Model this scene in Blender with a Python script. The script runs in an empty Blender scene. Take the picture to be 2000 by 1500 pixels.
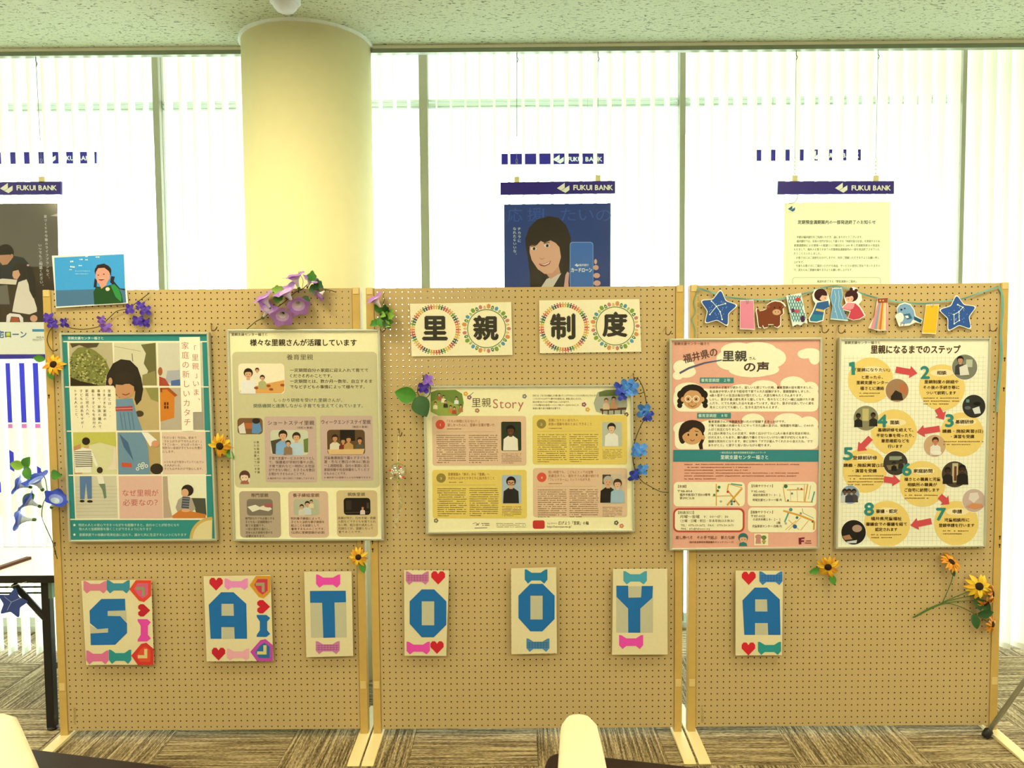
import bpy, math, random
import numpy as np
from mathutils import Vector, Matrix
random.seed(7)
SC = bpy.context.scene
COL = SC.collection
# ------------------------------------------------------------------ camera, sky, exposure
FPX = 1510.0
CAM = np.array([-0.0445, -3.0945, 1.617])
PITCH, YAW, ROLL = -0.0544, -0.0028, -0.0077
_f = np.array([math.sin(YAW)*math.cos(PITCH), math.cos(YAW)*math.cos(PITCH), math.sin(PITCH)])
_r0 = np.array([math.cos(YAW), -math.sin(YAW), 0.0]); _u0 = np.cross(_r0, _f)
_r = math.cos(ROLL)*_r0 + math.sin(ROLL)*_u0; _u = -math.sin(ROLL)*_r0 + math.cos(ROLL)*_u0
cd = bpy.data.cameras.new('camera'); cam = bpy.data.objects.new('camera', cd); COL.objects.link(cam)
cd.sensor_width = 36; cd.lens = FPX/2000*36; cd.clip_start = .05
cam.matrix_world = Matrix(((_r[0], _u[0], -_f[0], CAM[0]), (_r[1], _u[1], -_f[1], CAM[1]), (_r[2], _u[2], -_f[2], CAM[2]), (0, 0, 0, 1)))
SC.camera = cam
SC.view_settings.view_transform = 'Standard'; SC.view_settings.look = 'None'
SC.view_settings.gamma = 1; SC.view_settings.use_curve_mapping = False; SC.view_settings.exposure = 0
SC.cycles.max_bounces = 8
w = bpy.data.worlds.new('overcast_sky'); SC.world = w; w.use_nodes = True
w.node_tree.nodes['Background'].inputs[0].default_value = (.93, 1, .98, 1)
w.node_tree.nodes['Background'].inputs[1].default_value = 8.8
LAMP_POWER = 38; LAMP_COL = (1.0, .86, .47)
WARM = (1.0, .88, .56)

# ------------------------------------------------------------------ pixels to points (2000x1500 frame)
def at(px, py, Y):
    px = np.asarray(px, float); py = np.asarray(py, float)
    d = _f + np.multiply.outer((px-1000)/FPX, _r) + np.multiply.outer((750-py)/FPX, _u)
    t = (Y-CAM[1])/d[..., 1]
    return CAM + d*t[..., None]
def atz(px, py, Z):
    d = _f + (px-1000)/FPX*_r + (750-py)/FPX*_u
    return CAM + d*((Z-CAM[2])/d[2])
def lean(px, py):                       # how far a plumb line drifts sideways per pixel down
    a = at(px, py, 0.); b = a - np.array([0, 0, .1]); d = b-CAM
    z = d@_f; qx = 1000+FPX*(d@_r)/z; qy = 750-FPX*(d@_u)/z
    return (qx-px)/(qy-py)

# ------------------------------------------------------------------ materials
def lin(c):
    if isinstance(c, str): c = tuple(int(c[i:i+2], 16)/255 for i in (0, 2, 4))
    else: c = tuple(v/255 for v in c)
    return tuple(v/12.92 if v <= .04045 else ((v+.055)/1.055)**2.4 for v in c)
def D(c):                                # colour of a thing seen under the warm room light -> its own colour
    return tuple(min(.9, max(.004, v/k*.86)) for v, k in zip(lin(c), WARM))
_M = {}
def M(c, rough=.6, metal=0., noise=.06, nscale=60., spec=.35, raw=False, name='paint'):
    key = (c, rough, metal, noise, nscale, spec, raw)
    if key in _M: return _M[key]
    m = bpy.data.materials.new(name); m.use_nodes = True; nt = m.node_tree; b = nt.nodes['Principled BSDF']
    col = lin(c) if raw else D(c)
    b.inputs['Roughness'].default_value = rough; b.inputs['Metallic'].default_value = metal
    b.inputs['Specular IOR Level'].default_value = spec
    tc = nt.nodes.new('ShaderNodeTexCoord'); n = nt.nodes.new('ShaderNodeTexNoise'); n.inputs['Scale'].default_value = nscale
    nt.links.new(tc.outputs['Object'], n.inputs['Vector'])
    mx = nt.nodes.new('ShaderNodeMix'); mx.data_type = 'RGBA'
    mx.inputs[6].default_value = tuple(v*(1-noise) for v in col)+(1,); mx.inputs[7].default_value = tuple(min(1, v*(1+noise)) for v in col)+(1,)
    nt.links.new(n.outputs['Fac'], mx.inputs[0]); nt.links.new(mx.outputs[2], b.inputs['Base Color'])
    _M[key] = m; return m
def ink(c): return M(c, .55, 0, .05, 90., .25)
def clear(name, fac=.06, rough=.05, tint=(1, 1, 1)):
    m = bpy.data.materials.new(name); m.use_nodes = True; nt = m.node_tree; nt.nodes.clear()
    o = nt.nodes.new('ShaderNodeOutputMaterial'); mx = nt.nodes.new('ShaderNodeMixShader')
    t = nt.nodes.new('ShaderNodeBsdfTransparent'); t.inputs[0].default_value = tint+(1,)
    g = nt.nodes.new('ShaderNodeBsdfGlossy'); g.inputs['Roughness'].default_value = rough
    n = nt.nodes.new('ShaderNodeTexNoise'); n.inputs['Scale'].default_value = 5; n.inputs['Detail'].default_value = 1
    r = nt.nodes.new('ShaderNodeMapRange'); r.inputs[3].default_value = fac*.6; r.inputs[4].default_value = fac*1.4
    bp = nt.nodes.new('ShaderNodeBump'); bp.inputs['Strength'].default_value = .15; nt.links.new(n.outputs['Fac'], bp.inputs['Height'])
    nt.links.new(bp.outputs[0], g.inputs['Normal'])
    nt.links.new(n.outputs['Fac'], r.inputs[0]); nt.links.new(r.outputs[0], mx.inputs[0])
    nt.links.new(t.outputs[0], mx.inputs[1]); nt.links.new(g.outputs[0], mx.inputs[2]); nt.links.new(mx.outputs[0], o.inputs[0]); return m
GLASS = clear('window_glass', .05, .02, (.97, 1, .99)); VINYL = clear('clear_vinyl', .045, .10); CHIME = clear('chime_glass', .38, .05, (.96, 1, .94))
def translucent(name, c, tc, mixf=.5):
    m = bpy.data.materials.new(name); m.use_nodes = True; nt = m.node_tree; nt.nodes.clear()
    o = nt.nodes.new('ShaderNodeOutputMaterial'); mx = nt.nodes.new('ShaderNodeMixShader'); mx.inputs[0].default_value = mixf
    a = nt.nodes.new('ShaderNodeBsdfDiffuse'); b = nt.nodes.new('ShaderNodeBsdfTranslucent')
    n = nt.nodes.new('ShaderNodeTexNoise'); n.inputs['Scale'].default_value = 300
    cr = nt.nodes.new('ShaderNodeMix'); cr.data_type = 'RGBA'; cr.inputs[6].default_value = tuple(v*.95 for v in c)+(1,); cr.inputs[7].default_value = c+(1,)
    nt.links.new(n.outputs['Fac'], cr.inputs[0]); nt.links.new(cr.outputs[2], a.inputs[0]); b.inputs[0].default_value = tc+(1,)
    nt.links.new(a.outputs[0], mx.inputs[1]); nt.links.new(b.outputs[0], mx.inputs[2]); nt.links.new(mx.outputs[0], o.inputs[0]); return m

# ------------------------------------------------------------------ objects
def tag(o, label=None, cat=None, group=None, kind=None):
    if label: o['label'] = label
    if cat: o['category'] = cat
    if group: o['group'] = group
    if kind: o['kind'] = kind
    return o
def wloc(o):
    v = np.zeros(3)
    while o is not None: v = v + np.array(o.location); o = o.parent
    return v
def thing(name, loc, label=None, cat=None, group=None, kind=None):
    o = bpy.data.objects.new(name, None); o.empty_display_size = .05; COL.objects.link(o); o.location = tuple(float(v) for v in loc)
    return tag(o, label, cat, group, kind)
class MB:
    def __init__(s): s.v = []; s.f = []; s.m = []; s.mats = []
    def mi(s, m):
        if m not in s.mats: s.mats.append(m)
        return s.mats.index(m)
    def add(s, vs, fs, m):
        o = len(s.v); s.v.extend([tuple(map(float, p)) for p in vs]); k = s.mi(m)
        for f in fs: s.f.append(tuple(i+o for i in f)); s.m.append(k)
        return s
    def box(s, lo, hi, m):
        x0, y0, z0 = lo; x1, y1, z1 = hi
        return s.add([(x0, y0, z0), (x1, y0, z0), (x1, y1, z0), (x0, y1, z0), (x0, y0, z1), (x1, y0, z1), (x1, y1, z1), (x0, y1, z1)],
              [(0, 3, 2, 1), (4, 5, 6, 7), (0, 1, 5, 4), (1, 2, 6, 5), (2, 3, 7, 6), (3, 0, 4, 7)], m)
    def prism(s, a, b, m):               # two matching rings of points
        n = len(a); return s.add(list(a)+list(b), [tuple(range(n)), tuple(range(2*n-1, n-1, -1))]+[(i, i+n, (i+1) % n+n, (i+1) % n) for i in range(n)], m)
    def tube(s, pts, r, m, n=6, taper=None):
        pts = [Vector(p) for p in pts]; rings = []; up = None
        for i, p in enumerate(pts):
            t = (pts[min(i+1, len(pts)-1)]-pts[max(i-1, 0)]).normalized()
            a = t.orthogonal().normalized() if up is None else (up - t*up.dot(t)).normalized(); up = a; b = t.cross(a)
            rr = r if taper is None else r+(taper-r)*i/(len(pts)-1)
            rings.append([p+(a*math.cos(2*math.pi*k/n)+b*math.sin(2*math.pi*k/n))*rr for k in range(n)])
        vs = [v for q in rings for v in q]; fs = []
        for i in range(len(pts)-1):
            for k in range(n): fs.append((i*n+k, i*n+(k+1) % n, (i+1)*n+(k+1) % n, (i+1)*n+k))
        fs += [tuple(range(n-1, -1, -1)), tuple(range((len(pts)-1)*n, len(pts)*n))]
        return s.add(vs, fs, m)
    def lathe(s, c, axis, prof, m, n=16, wave=0., lobes=5):   # prof: (radius, height along axis)
        c = Vector(c); t = Vector(axis).normalized(); a = t.orthogonal().normalized(); b = t.cross(a); vs = []; fs = []
        for j, (r, h) in enumerate(prof):
            q = j/(len(prof)-1)
            for k in range(n):
                th = 2*math.pi*k/n; rr = r*(1+wave*q*q*math.cos(lobes*th)); hh = h+wave*.6*q*q*r*math.sin(lobes*th+.7)
                vs.append(c+t*hh+(a*math.cos(th)+b*math.sin(th))*rr)
        for j in range(len(prof)-1):
            for k in range(n): fs.append((j*n+k, j*n+(k+1) % n, (j+1)*n+(k+1) % n, (j+1)*n+k))
        return s.add(vs, fs, m)
    def ball(s, c, r, m, n=14, k=8, sc=(1, 1, 1)):
        prof = [(r*math.sin(math.pi*(j+.02)/(k+.04)), -r*math.cos(math.pi*(j+.02)/(k+.04))) for j in range(k+1)]
        o = len(s.v); s.lathe((0, 0, 0), (0, 0, 1), prof, m, n)
        for i in range(o, len(s.v)): s.v[i] = tuple(c[j]+s.v[i][j]*sc[j] for j in range(3))
        return s
    def build(s, name, parent=None, label=None, cat=None, group=None, kind=None, smooth=False, bevel=0.):
        v = np.array(s.v)
        if parent is None: off = np.array([(v[:, 0].min()+v[:, 0].max())/2, (v[:, 1].min()+v[:, 1].max())/2, v[:, 2].min()])
        else: off = wloc(parent)
        me = bpy.data.meshes.new(name); me.from_pydata((v-off).tolist(), [], s.f)
        for m in s.mats: me.materials.append(m)
        me.polygons.foreach_set('material_index', s.m)
        if smooth: me.polygons.foreach_set('use_smooth', [True]*len(s.f))
        me.update()
        o = bpy.data.objects.new(name, me); COL.objects.link(o)
        if parent is None: o.location = off.tolist()
        else: o.parent = parent
        if bevel: b = o.modifiers.new('bevel', 'BEVEL'); b.width = bevel; b.segments = 2; b.limit_method = 'ANGLE'
        return tag(o, label, cat, group, kind)
def smoothpts(pts, k=6):                 # Catmull-Rom
    P = [np.array(p, float) for p in pts]; P = [2*P[0]-P[1]]+P+[2*P[-1]-P[-2]]; out = []
    for i in range(1, len(P)-2):
        for j in range(k):
            t = j/k; a, b, c, d = P[i-1:i+3]
            out.append(.5*(2*b+(c-a)*t+(2*a-5*b+4*c-d)*t*t+(3*b-a-3*c+d)*t**3))
    return out+[P[-2]]

# ------------------------------------------------------------------ lettering: glyph outlines of the built-in font
_G = {}
def glyph(ch, res):
    if (ch, res) not in _G:
        c = bpy.data.curves.new('g', 'FONT'); c.body = ch; c.size = 1; c.resolution_u = res
        o = bpy.data.objects.new('g', c); me = o.to_mesh()
        v = np.array([q.co[:2] for q in me.vertices]) if len(me.vertices) else np.zeros((0, 2))
        _G[(ch, res)] = (v, [tuple(p.vertices) for p in me.polygons]); o.to_mesh_clear()
        bpy.data.objects.remove(o); bpy.data.curves.remove(c)
    return _G[(ch, res)]
def layout(s, res):
    x = 0; out = []
    for ch in s:
        if ch == ' ': x += .3; continue
        if ch == '　': x += 1; continue
        v, f = glyph(ch, res)
        if not len(v): x += .5; continue
        if ord(ch) > 0x2000 and not (0xff61 < ord(ch) < 0xffa0): out.append((v+[x, 0], f)); x += 1.0
        else: out.append((v-[v[:, 0].min(), 0]+[x+.04, 0], f)); x += v[:, 0].max()-v[:, 0].min()+.09
    return out, x

class Print:
    """flat print on a sheet: crop pixels (ox + x/s, oy + y/s) on the upright plane y = Y"""
    def __init__(s, root, Y, ox=0, oy=0, sc=1.):
        s.root, s.Y, s.ox, s.oy, s.sc = root, Y, ox, oy, sc; s.mb = MB(); s.n = 0
    def w(s, pts, L=0):
        p = np.array(pts, float); return at(s.ox+p[:, 0]/s.sc, s.oy+p[:, 1]/s.sc, s.Y-L*.0003)
    def k(s, x, y): return lean(s.ox+x/s.sc, s.oy+y/s.sc)
    def poly(s, pts, c, L=1, mat=None): s.n = (s.n+1) % 24; s.mb.add(s.w(pts, L+s.n*.035), [tuple(range(len(pts)))], mat or ink(c)); return s
    def rect(s, x0, y0, x1, y1, c, L=1):
        k = s.k((x0+x1)/2, (y0+y1)/2)*(y1-y0); return s.poly([(x0, y0), (x1-k, y0), (x1, y1), (x0+k, y1)], c, L)
    def rr(s, x0, y0, x1, y1, r, c, L=1):
        k = s.k((x0+x1)/2, (y0+y1)/2); pts = []
        for cx, cy, a0 in ((x1-r, y0+r, -90), (x1-r, y1-r, 0), (x0+r, y1-r, 90), (x0+r, y0+r, 180)):
            for i in range(5): a = math.radians(a0+i*22.5); pts.append((cx+r*math.cos(a), cy+r*math.sin(a)))
        ym = (y0+y1)/2
        return s.poly([(x+k*(y-ym), y) for x, y in pts], c, L)
    def el(s, cx, cy, rx, ry, c, L=1, n=20, a0=0, a1=360):
        return s.poly([(cx+rx*math.cos(math.radians(a0+(a1-a0)*i/n)), cy+ry*math.sin(math.radians(a0+(a1-a0)*i/n))) for i in range(n + (a1-a0 < 360))], c, L)
    def ring(s, cx, cy, rx, ry, t, c, L=1, n=32):
        a = [(math.cos(2*math.pi*i/n), math.sin(2*math.pi*i/n)) for i in range(n)]
        v = s.w([(cx+rx*p, cy+ry*q) for p, q in a]+[(cx+(rx-t)*p, cy+(ry-t)*q) for p, q in a], L)
        s.mb.add(v, [(i, (i+1) % n, (i+1) % n+n, i+n) for i in range(n)], ink(c)); return s
    def line(s, pts, t, c, L=1):
        for (x0, y0), (x1, y1) in zip(pts, pts[1:]):
            d = math.hypot(x1-x0, y1-y0) or 1; nx, ny = -(y1-y0)/d*t/2, (x1-x0)/d*t/2
            s.poly([(x0+nx, y0+ny), (x1+nx, y1+ny), (x1-nx, y1-ny), (x0-nx, y0-ny)], c, L)
        return s
    def T(s, txt, x0, x1, yc, h, c, L=2, bold=0., rot=0., res=None):
        res = res or (1 if h/s.sc < 9 else 3); gl, adv = layout(txt, res)
        if not gl: return s
        mn = min(v[:, 0].min() for v, f in gl); mx = max(v[:, 0].max() for v, f in gl); sx = (x1-x0)/(mx-mn)
        k = s.k((x0+x1)/2, yc); offs = ([(.012, .006), (-.012, -.006)] if h/s.sc < 10 and bold < .02 else [(0, 0)]) if bold < .012 or (h/s.sc < 10 and bold < .02) else [(0, 0), (bold, 0), (-bold, 0), (0, bold), (0, -bold)]
        m = ink(c); ca, sa = math.cos(math.radians(rot)), math.sin(math.radians(rot)); xm = (x0+x1)/2
        for v, f in gl:
            for ib, (bx, by) in enumerate(offs):
                X = x0+(v[:, 0]-mn)*sx+bx*h; dy = (.37-v[:, 1])*h+by*h; X = X+k*dy-xm
                P = np.stack([xm+X*ca+dy*sa, yc-X*sa+dy*ca], 1)
                s.mb.add(s.w(P, L+ib*.05), f, m)
        return s
    def V(s, txt, xc, y0, y1, h, c, L=2, bold=0.):
        n = len(txt); k = s.k(xc, (y0+y1)/2)
        for i, ch in enumerate(txt):
            y = y0+(y1-y0)*(i+.5)/n; x = xc+k*(y-(y0+y1)/2)
            if ch in '。、': s.T(ch, x+h*.25, x+h*.5, y-h*.5, h, c, L); continue
            if ch in 'ー〜': s.line([(x, y-h*.38), (x, y+h*.38)], h*.09, c, L); continue
            if ch in '「」': s.T(ch, x-h*.1, x+h*.2, y, h, c, L); continue
            v, f = glyph(ch, 1 if h/s.sc < 9 else 3)
            if len(v): s.T(ch, x+(v[:, 0].min()-.5)*h, x+(v[:, 0].max()-.5)*h, y, h, c, L, bold)
        return s
    def greek(s, x0, x1, y0, pitch, n, c, L=2, fill=.5, last=1.):
        rnd = random.Random(int(x0*7+y0)); k = s.k(x0, y0)
        for i in range(n):
            x = x0; xe = x1 if i < n-1 else x0+(x1-x0)*last; y = y0+i*pitch
            while x < xe:
                q = pitch*rnd.uniform(.45, .75)
                if rnd.random() < .9: s.rect(x+k*i*pitch, y-pitch*fill*rnd.uniform(.3, .55), x+q*.8+k*i*pitch, y+pitch*fill*rnd.uniform(.2, .5), c, L)
                x += q
        return s
    def heart(s, cx, cy, w, c, L=2, rot=0):
        p = [(0, .5), (-.5, -.02), (-.5, -.28), (-.36, -.46), (-.14, -.46), (0, -.26), (.14, -.46), (.36, -.46), (.5, -.28), (.5, -.02)]
        a = math.radians(rot); return s.poly([(cx+w*(x*math.cos(a)-y*math.sin(a)), cy+w*(x*math.sin(a)+y*math.cos(a))) for x, y in p], c, L)
    def person(s, x, y, h, hair='2a1c10', shirt='d8d0c0', skin='e0b080', L=3):   # head top at (x,y), bust height h
        r = h*.17
        s.poly([(x-h*.3, y+h), (x-h*.28, y+h*.55), (x-h*.1, y+h*.42), (x+h*.1, y+h*.42), (x+h*.28, y+h*.55), (x+h*.3, y+h)], shirt, L)
        s.rect(x-r*.4, y+r*1.6, x+r*.4, y+h*.46, skin, L+1)
        s.el(x, y+r*1.0, r*1.08, r*1.1, hair, L+1, 14); s.el(x, y+r*1.3, r*.8, r*.95, skin, L+2, 12)
        s.poly([(x-r*.9, y+r*1.0), (x-r*.6, y+r*.3), (x, y+r*.1), (x+r*.6, y+r*.3), (x+r*.9, y+r*1.0), (x+r*.3, y+r*.75), (x-r*.4, y+r*.8)], hair, L+3)
        for q in (-1, 1): s.el(x+q*r*.32, y+r*1.35, r*.1, r*.09, '201510', L+3, 6)
        s.rect(x-r*.25, y+r*1.82, x+r*.25, y+r*1.92, 'a85040', L+3)
        return s
    def part(s, name, parent=None, **kw):
        o = s.mb.build(name, parent or s.root, **kw); s.mb = MB(); return o

def plate(mb, quad, Y0, Y1, m, face=None):   # slab with the given front quad (frame pixels) between depths Y0 (front) and Y1
    q = np.array(quad, float); a = at(q[:, 0], q[:, 1], Y0); b = a.copy(); b[:, 1] = Y1
    mb.prism(a, b, m); return mb

# ================================================================== the room
CZ = 3.032; RAILY = .68; BLY = .80; GLY = 1.25
def struct(name, mb, parent=None, **kw):
    return mb.build(name, parent, kind=None if parent else 'structure', **kw)
cream_wall = M('f2ead0', .8, raw=True, noise=.03, name='painted_wall')
def ceiling_mat():
    m = bpy.data.materials.new('fissured_ceiling_board'); m.use_nodes = True; nt = m.node_tree; b = nt.nodes['Principled BSDF']; b.inputs['Roughness'].default_value = .9
    tc = nt.nodes.new('ShaderNodeTexCoord'); mp = nt.nodes.new('ShaderNodeMapping'); mp.inputs['Scale'].default_value = (42, 120, 42)
    n = nt.nodes.new('ShaderNodeTexNoise'); n.inputs['Scale'].default_value = 1; n.inputs['Detail'].default_value = 3; n.inputs['Distortion'].default_value = 1.2
    nt.links.new(tc.outputs['Object'], mp.inputs[0]); nt.links.new(mp.outputs[0], n.inputs[0])
    r = nt.nodes.new('ShaderNodeValToRGB'); e = r.color_ramp.elements
    e[0].position = .36; e[0].color = (.13, .13, .09, 1); e[1].position = .41; e[1].color = (.56, .62, .48, 1)
    nt.links.new(n.outputs['Fac'], r.inputs[0]); nt.links.new(r.outputs[0], b.inputs['Base Color'])
    bp = nt.nodes.new('ShaderNodeBump'); bp.inputs['Strength'].default_value = .4; bp.inputs['Distance'].default_value = .004
    nt.links.new(n.outputs['Fac'], bp.inputs['Height']); nt.links.new(bp.outputs[0], b.inputs['Normal']); return m
struct('ceiling', MB().box((-6.5, -7, CZ), (6.5, RAILY+.03, CZ+.05), ceiling_mat()).box((-6.5, RAILY+.02, CZ+.05), (6.5, RAILY+.06, CZ+.34), cream_wall).box((-6.5, RAILY+.06, CZ+.30), (6.5, GLY+.1, CZ+.34), cream_wall))
struct('wall_left', MB().box((-6.6, -7, 0), (-6.5, GLY, CZ+.3), cream_wall))
struct('wall_right', MB().box((6.5, -7, 0), (6.6, GLY, CZ+.3), cream_wall))
struct('wall_back', MB().box((-6.6, -7.1, 0), (6.6, -7, CZ+.3), cream_wall))
concrete = M('c8ccc4', .9, raw=True, noise=.1, nscale=8, name='pale_concrete')
struct('ground', MB().box((-30, GLY+.05, -.16), (30, 40, -.10), concrete))
struct('wall_front', MB().box((-6.6, GLY-.02, CZ+.34), (6.6, GLY+.2, CZ+.9), concrete).box((-6.6, GLY+.2, CZ+.32), (6.6, GLY+2.3, CZ+.45), concrete).box((-6.6, GLY-.06, -.1), (6.6, GLY+.06, .03), concrete))  # includes an unseen eave, added and deepened to shade the blind tops
# floor: carpet tiles laid quarter-turned
def carpet_mat():
    m = bpy.data.materials.new('striped_carpet'); m.use_nodes = True; nt = m.node_tree; b = nt.nodes['Principled BSDF']; b.inputs['Roughness'].default_value = .95; b.inputs['Specular IOR Level'].default_value = .1
    tc = nt.nodes.new('ShaderNodeTexCoord'); oi = nt.nodes.new('ShaderNodeObjectInfo'); ad = nt.nodes.new('ShaderNodeVectorMath'); ad.operation = 'ADD'
    sc = nt.nodes.new('ShaderNodeVectorMath'); sc.operation = 'SCALE'; sc.inputs['Scale'].default_value = 40
    cb = nt.nodes.new('ShaderNodeCombineXYZ')
    for i in range(3): nt.links.new(oi.outputs['Random'], cb.inputs[i])
    nt.links.new(cb.outputs[0], sc.inputs[0]); nt.links.new(tc.outputs['Object'], ad.inputs[0]); nt.links.new(sc.outputs[0], ad.inputs[1])
    mp = nt.nodes.new('ShaderNodeMapping'); mp.inputs['Scale'].default_value = (3.5, 120, 1); nt.links.new(ad.outputs[0], mp.inputs[0])
    n = nt.nodes.new('ShaderNodeTexNoise'); n.inputs['Scale'].default_value = 1; n.inputs['Detail'].default_value = 2; nt.links.new(mp.outputs[0], n.inputs[0])
    m2 = nt.nodes.new('ShaderNodeMapping'); m2.inputs['Scale'].default_value = (60, 420, 1); nt.links.new(ad.outputs[0], m2.inputs[0])
    n2 = nt.nodes.new('ShaderNodeTexNoise'); n2.inputs['Scale'].default_value = 1; nt.links.new(m2.outputs[0], n2.inputs[0])
    av = nt.nodes.new('ShaderNodeMix'); av.inputs[0].default_value = .45; nt.links.new(n.outputs['Fac'], av.inputs[2]); nt.links.new(n2.outputs['Fac'], av.inputs[3])
    r = nt.nodes.new('ShaderNodeValToRGB'); e = r.color_ramp.elements
    e[0].position = .38; e[0].color = (.06, .045, .025, 1); e[1].position = .62; e[1].color = (.50, .41, .26, 1)
    e2 = e.new(.5); e2.color = (.22, .165, .095, 1)
    nt.links.new(av.outputs[0], r.inputs[0]); nt.links.new(r.outputs[0], b.inputs['Base Color'])
    bp = nt.nodes.new('ShaderNodeBump'); bp.inputs['Strength'].default_value = .6; bp.inputs['Distance'].default_value = .003; nt.links.new(av.outputs[0], bp.inputs['Height']); nt.links.new(bp.outputs[0], b.inputs['Normal']); return m
CARPET = carpet_mat()
floor = struct('floor', MB().box((-6.5, -7, -.05), (6.5, GLY, -.006), CARPET))
tm = MB().box((-.2492, -.2492, -.006), (.2492, .2492, 0), CARPET)
tme = bpy.data.meshes.new('carpet_tile'); tme.from_pydata(tm.v, [], tm.f); tme.materials.append(CARPET)
TX0 = atz(1048, 1438, 0)[0]
for i in range(-9, 9):
    for j in range(-4, 3):
        o = bpy.data.objects.new('carpet_tile', tme); COL.objects.link(o); o.parent = floor
        o.location = tuple(np.array([TX0+.25+.5*i, .02+.5*j, 0])-np.array(floor.location)); o.rotation_euler.z = math.pi/2*((i+j+1) % 2)
# column
cl, cr_ = at(479, 250, .65), at(727, 250, .65); CX = (cl[0]+cr_[0])/2; CR = (cr_[0]-cl[0])/2*.985
colm = M('f4ebc4', .75, raw=True, noise=.03, nscale=20, name='painted_column')
ring_ = lambda r, z, n=64: [(CX+r*math.cos(2*math.pi*i/n), .65+r*math.sin(2*math.pi*i/n), z) for i in range(n)]
struct('column', MB().prism(ring_(CR, 0), ring_(CR, CZ-.012), colm), smooth=False)
bpy.data.objects['column'].data.polygons.foreach_set('use_smooth', [len(p.vertices) == 4 for p in bpy.data.objects['column'].data.polygons])
struct('trim_1', MB().prism(ring_(CR+.012, CZ-.012), ring_(CR+.012, CZ), M('f4f2e0', .5, name='white_trim')))
# windows behind the blinds
alu = M('dfe8e4', .45, .0, raw=True, name='window_aluminium'); beige_al = M('8c8a78', .6, raw=True, name='beige_mullion')
mull = [(-4.9, .04), (-3.4, .04), (at(313, 300, GLY)[0], .034), (at(828, 200, GLY)[0], .046), (at(1331, 200, GLY)[0], .03), (at(1903, 200, GLY)[0], .17), (3.9, .04), (5.4, .04)]
for n, ((xa, wa), (xb, wb)) in enumerate(zip(mull, mull[1:])):
    wd = thing(f'window_{n+1}', ((xa+xb)/2, GLY, .03), kind='structure')
    MB().box((xa-wa/2, GLY-.035, .03), (xa+wa/2, GLY+.03, CZ+.34), beige_al).build('mullion', wd)
    MB().box((xa+wa/2, GLY-.004, .03), (xb-wb/2, GLY+.004, CZ+.34), GLASS).build('glass_pane', wd)
    for yy, hh in ((196.5, .012), (204.5, .016), (211, .008)):
        z = at(1080, yy, GLY+.03)[2]; MB().box((xa+wa/2, GLY+.01, z-hh/2), (xb-wb/2, GLY+.05, z+hh/2), alu).build('transom', wd)
    MB().box((xa+wa/2, GLY-.05, .03), (xb-wb/2, GLY+.03, .08), alu).build('bottom_frame', wd)
# vertical blinds
SLAT = translucent('blind_fabric', (.86, .89, .77), (.85, .91, .76), .59); whitep = M('f4f4ec', .5, raw=True, name='white_plastic')
def blind(px0, px1, phi, label):
    x0, x1 = at(px0, 400, BLY)[0], at(px1, 400, BLY)[0]; n = max(1, round((x1-x0)/.0696)); st = (x1-x0)/n
    b = thing('vertical_blind', ((x0+x1)/2, BLY, .03), label, 'blind', 'vertical blinds along the window front')
    MB().box((x0, BLY-.025, CZ+.26), (x1, BLY+.025, CZ+.30), whitep).build('head_rail', b)
    a = math.radians(90+phi); prof = []
    for i in range(6):
        t = -.04+.08*i/5; bow = .006*(1-(t/.04)**2); prof.append((t*math.cos(a)-bow*math.sin(a), t*math.sin(a)+bow*math.cos(a)))
    vs = [(p, q, z) for z in (.035, CZ+.26) for p, q in prof]; fs = [(i, i+1, i+7, i+6) for i in range(5)]
    me = bpy.data.meshes.new('slat'); me.from_pydata([(p, q, z-.03) for p, q, z in vs], [], fs); me.materials.append(SLAT); me.polygons.foreach_set('use_smooth', [True]*5)
    wt = bpy.data.meshes.new('bottom_weight'); k = MB().prism([(p*1.02, q-.0012, .006) for p, q in prof]+[(p*1.02, q+.0012, .006) for p, q in prof[::-1]], [(p*1.02, q-.0012, .035) for p, q in prof]+[(p*1.02, q+.0012, .035) for p, q in prof[::-1]], whitep)
    wt.from_pydata(k.v, [], k.f); wt.materials.append(whitep)
    for i in range(n):
        x = x0+st*(i+.5)-(x0+x1)/2
        o = bpy.data.objects.new('slat', me); COL.objects.link(o); o.parent = b; o.location = (x, 0, 0); o.rotation_euler.z = math.radians(random.uniform(-2, 2))
        q = bpy.data.objects.new('bottom_weight', wt); COL.objects.link(q); q.parent = o
    pts = []
    for i in range(n*6):
        t = i/6; pts.append((x0+st*(t+.5), BLY+.035, .075-.018*math.sin(math.pi*(t % 1))))
    if n > 2: MB().tube(pts[:(n-1)*6+1], .0012, whitep, 4).build('bead_chain', b)
blind(-330, 305, 4, 'white vertical blind at the far left, behind the family poster')
blind(322, 815, -4, 'white vertical blind behind the round column')
blind(842, 1316, 8, 'white vertical blind behind the smiling woman poster')
blind(1342, 1872, 17, 'white vertical blind behind the bank notice')
blind(1884, 2330, 24, 'white vertical blind at the far right edge, its slats turned flat')
# hanging rail on the ceiling edge
rail_al = M('8a8f80', .35, .8, raw=True, name='rail_aluminium')
for xa, xb, lb in ((-4.2, CX-CR-.001, 'slim grey picture rail on the ceiling, left of the column'), (CX+CR+.001, 4.2, 'slim grey picture rail on the ceiling, right of the column')):
    h = thing('picture_rail', ((xa+xb)/2, RAILY, CZ-.036), lb, 'rail', 'picture rails')
    MB().box((xa, RAILY-.012, CZ-.016), (xb, RAILY+.012, CZ), M('e8eadc', .5, raw=True)).build('upper_channel', h)
    MB().box((xa, RAILY-.016, CZ-.036), (xb, RAILY+.016, CZ-.016), rail_al).build('lower_channel', h)
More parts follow.
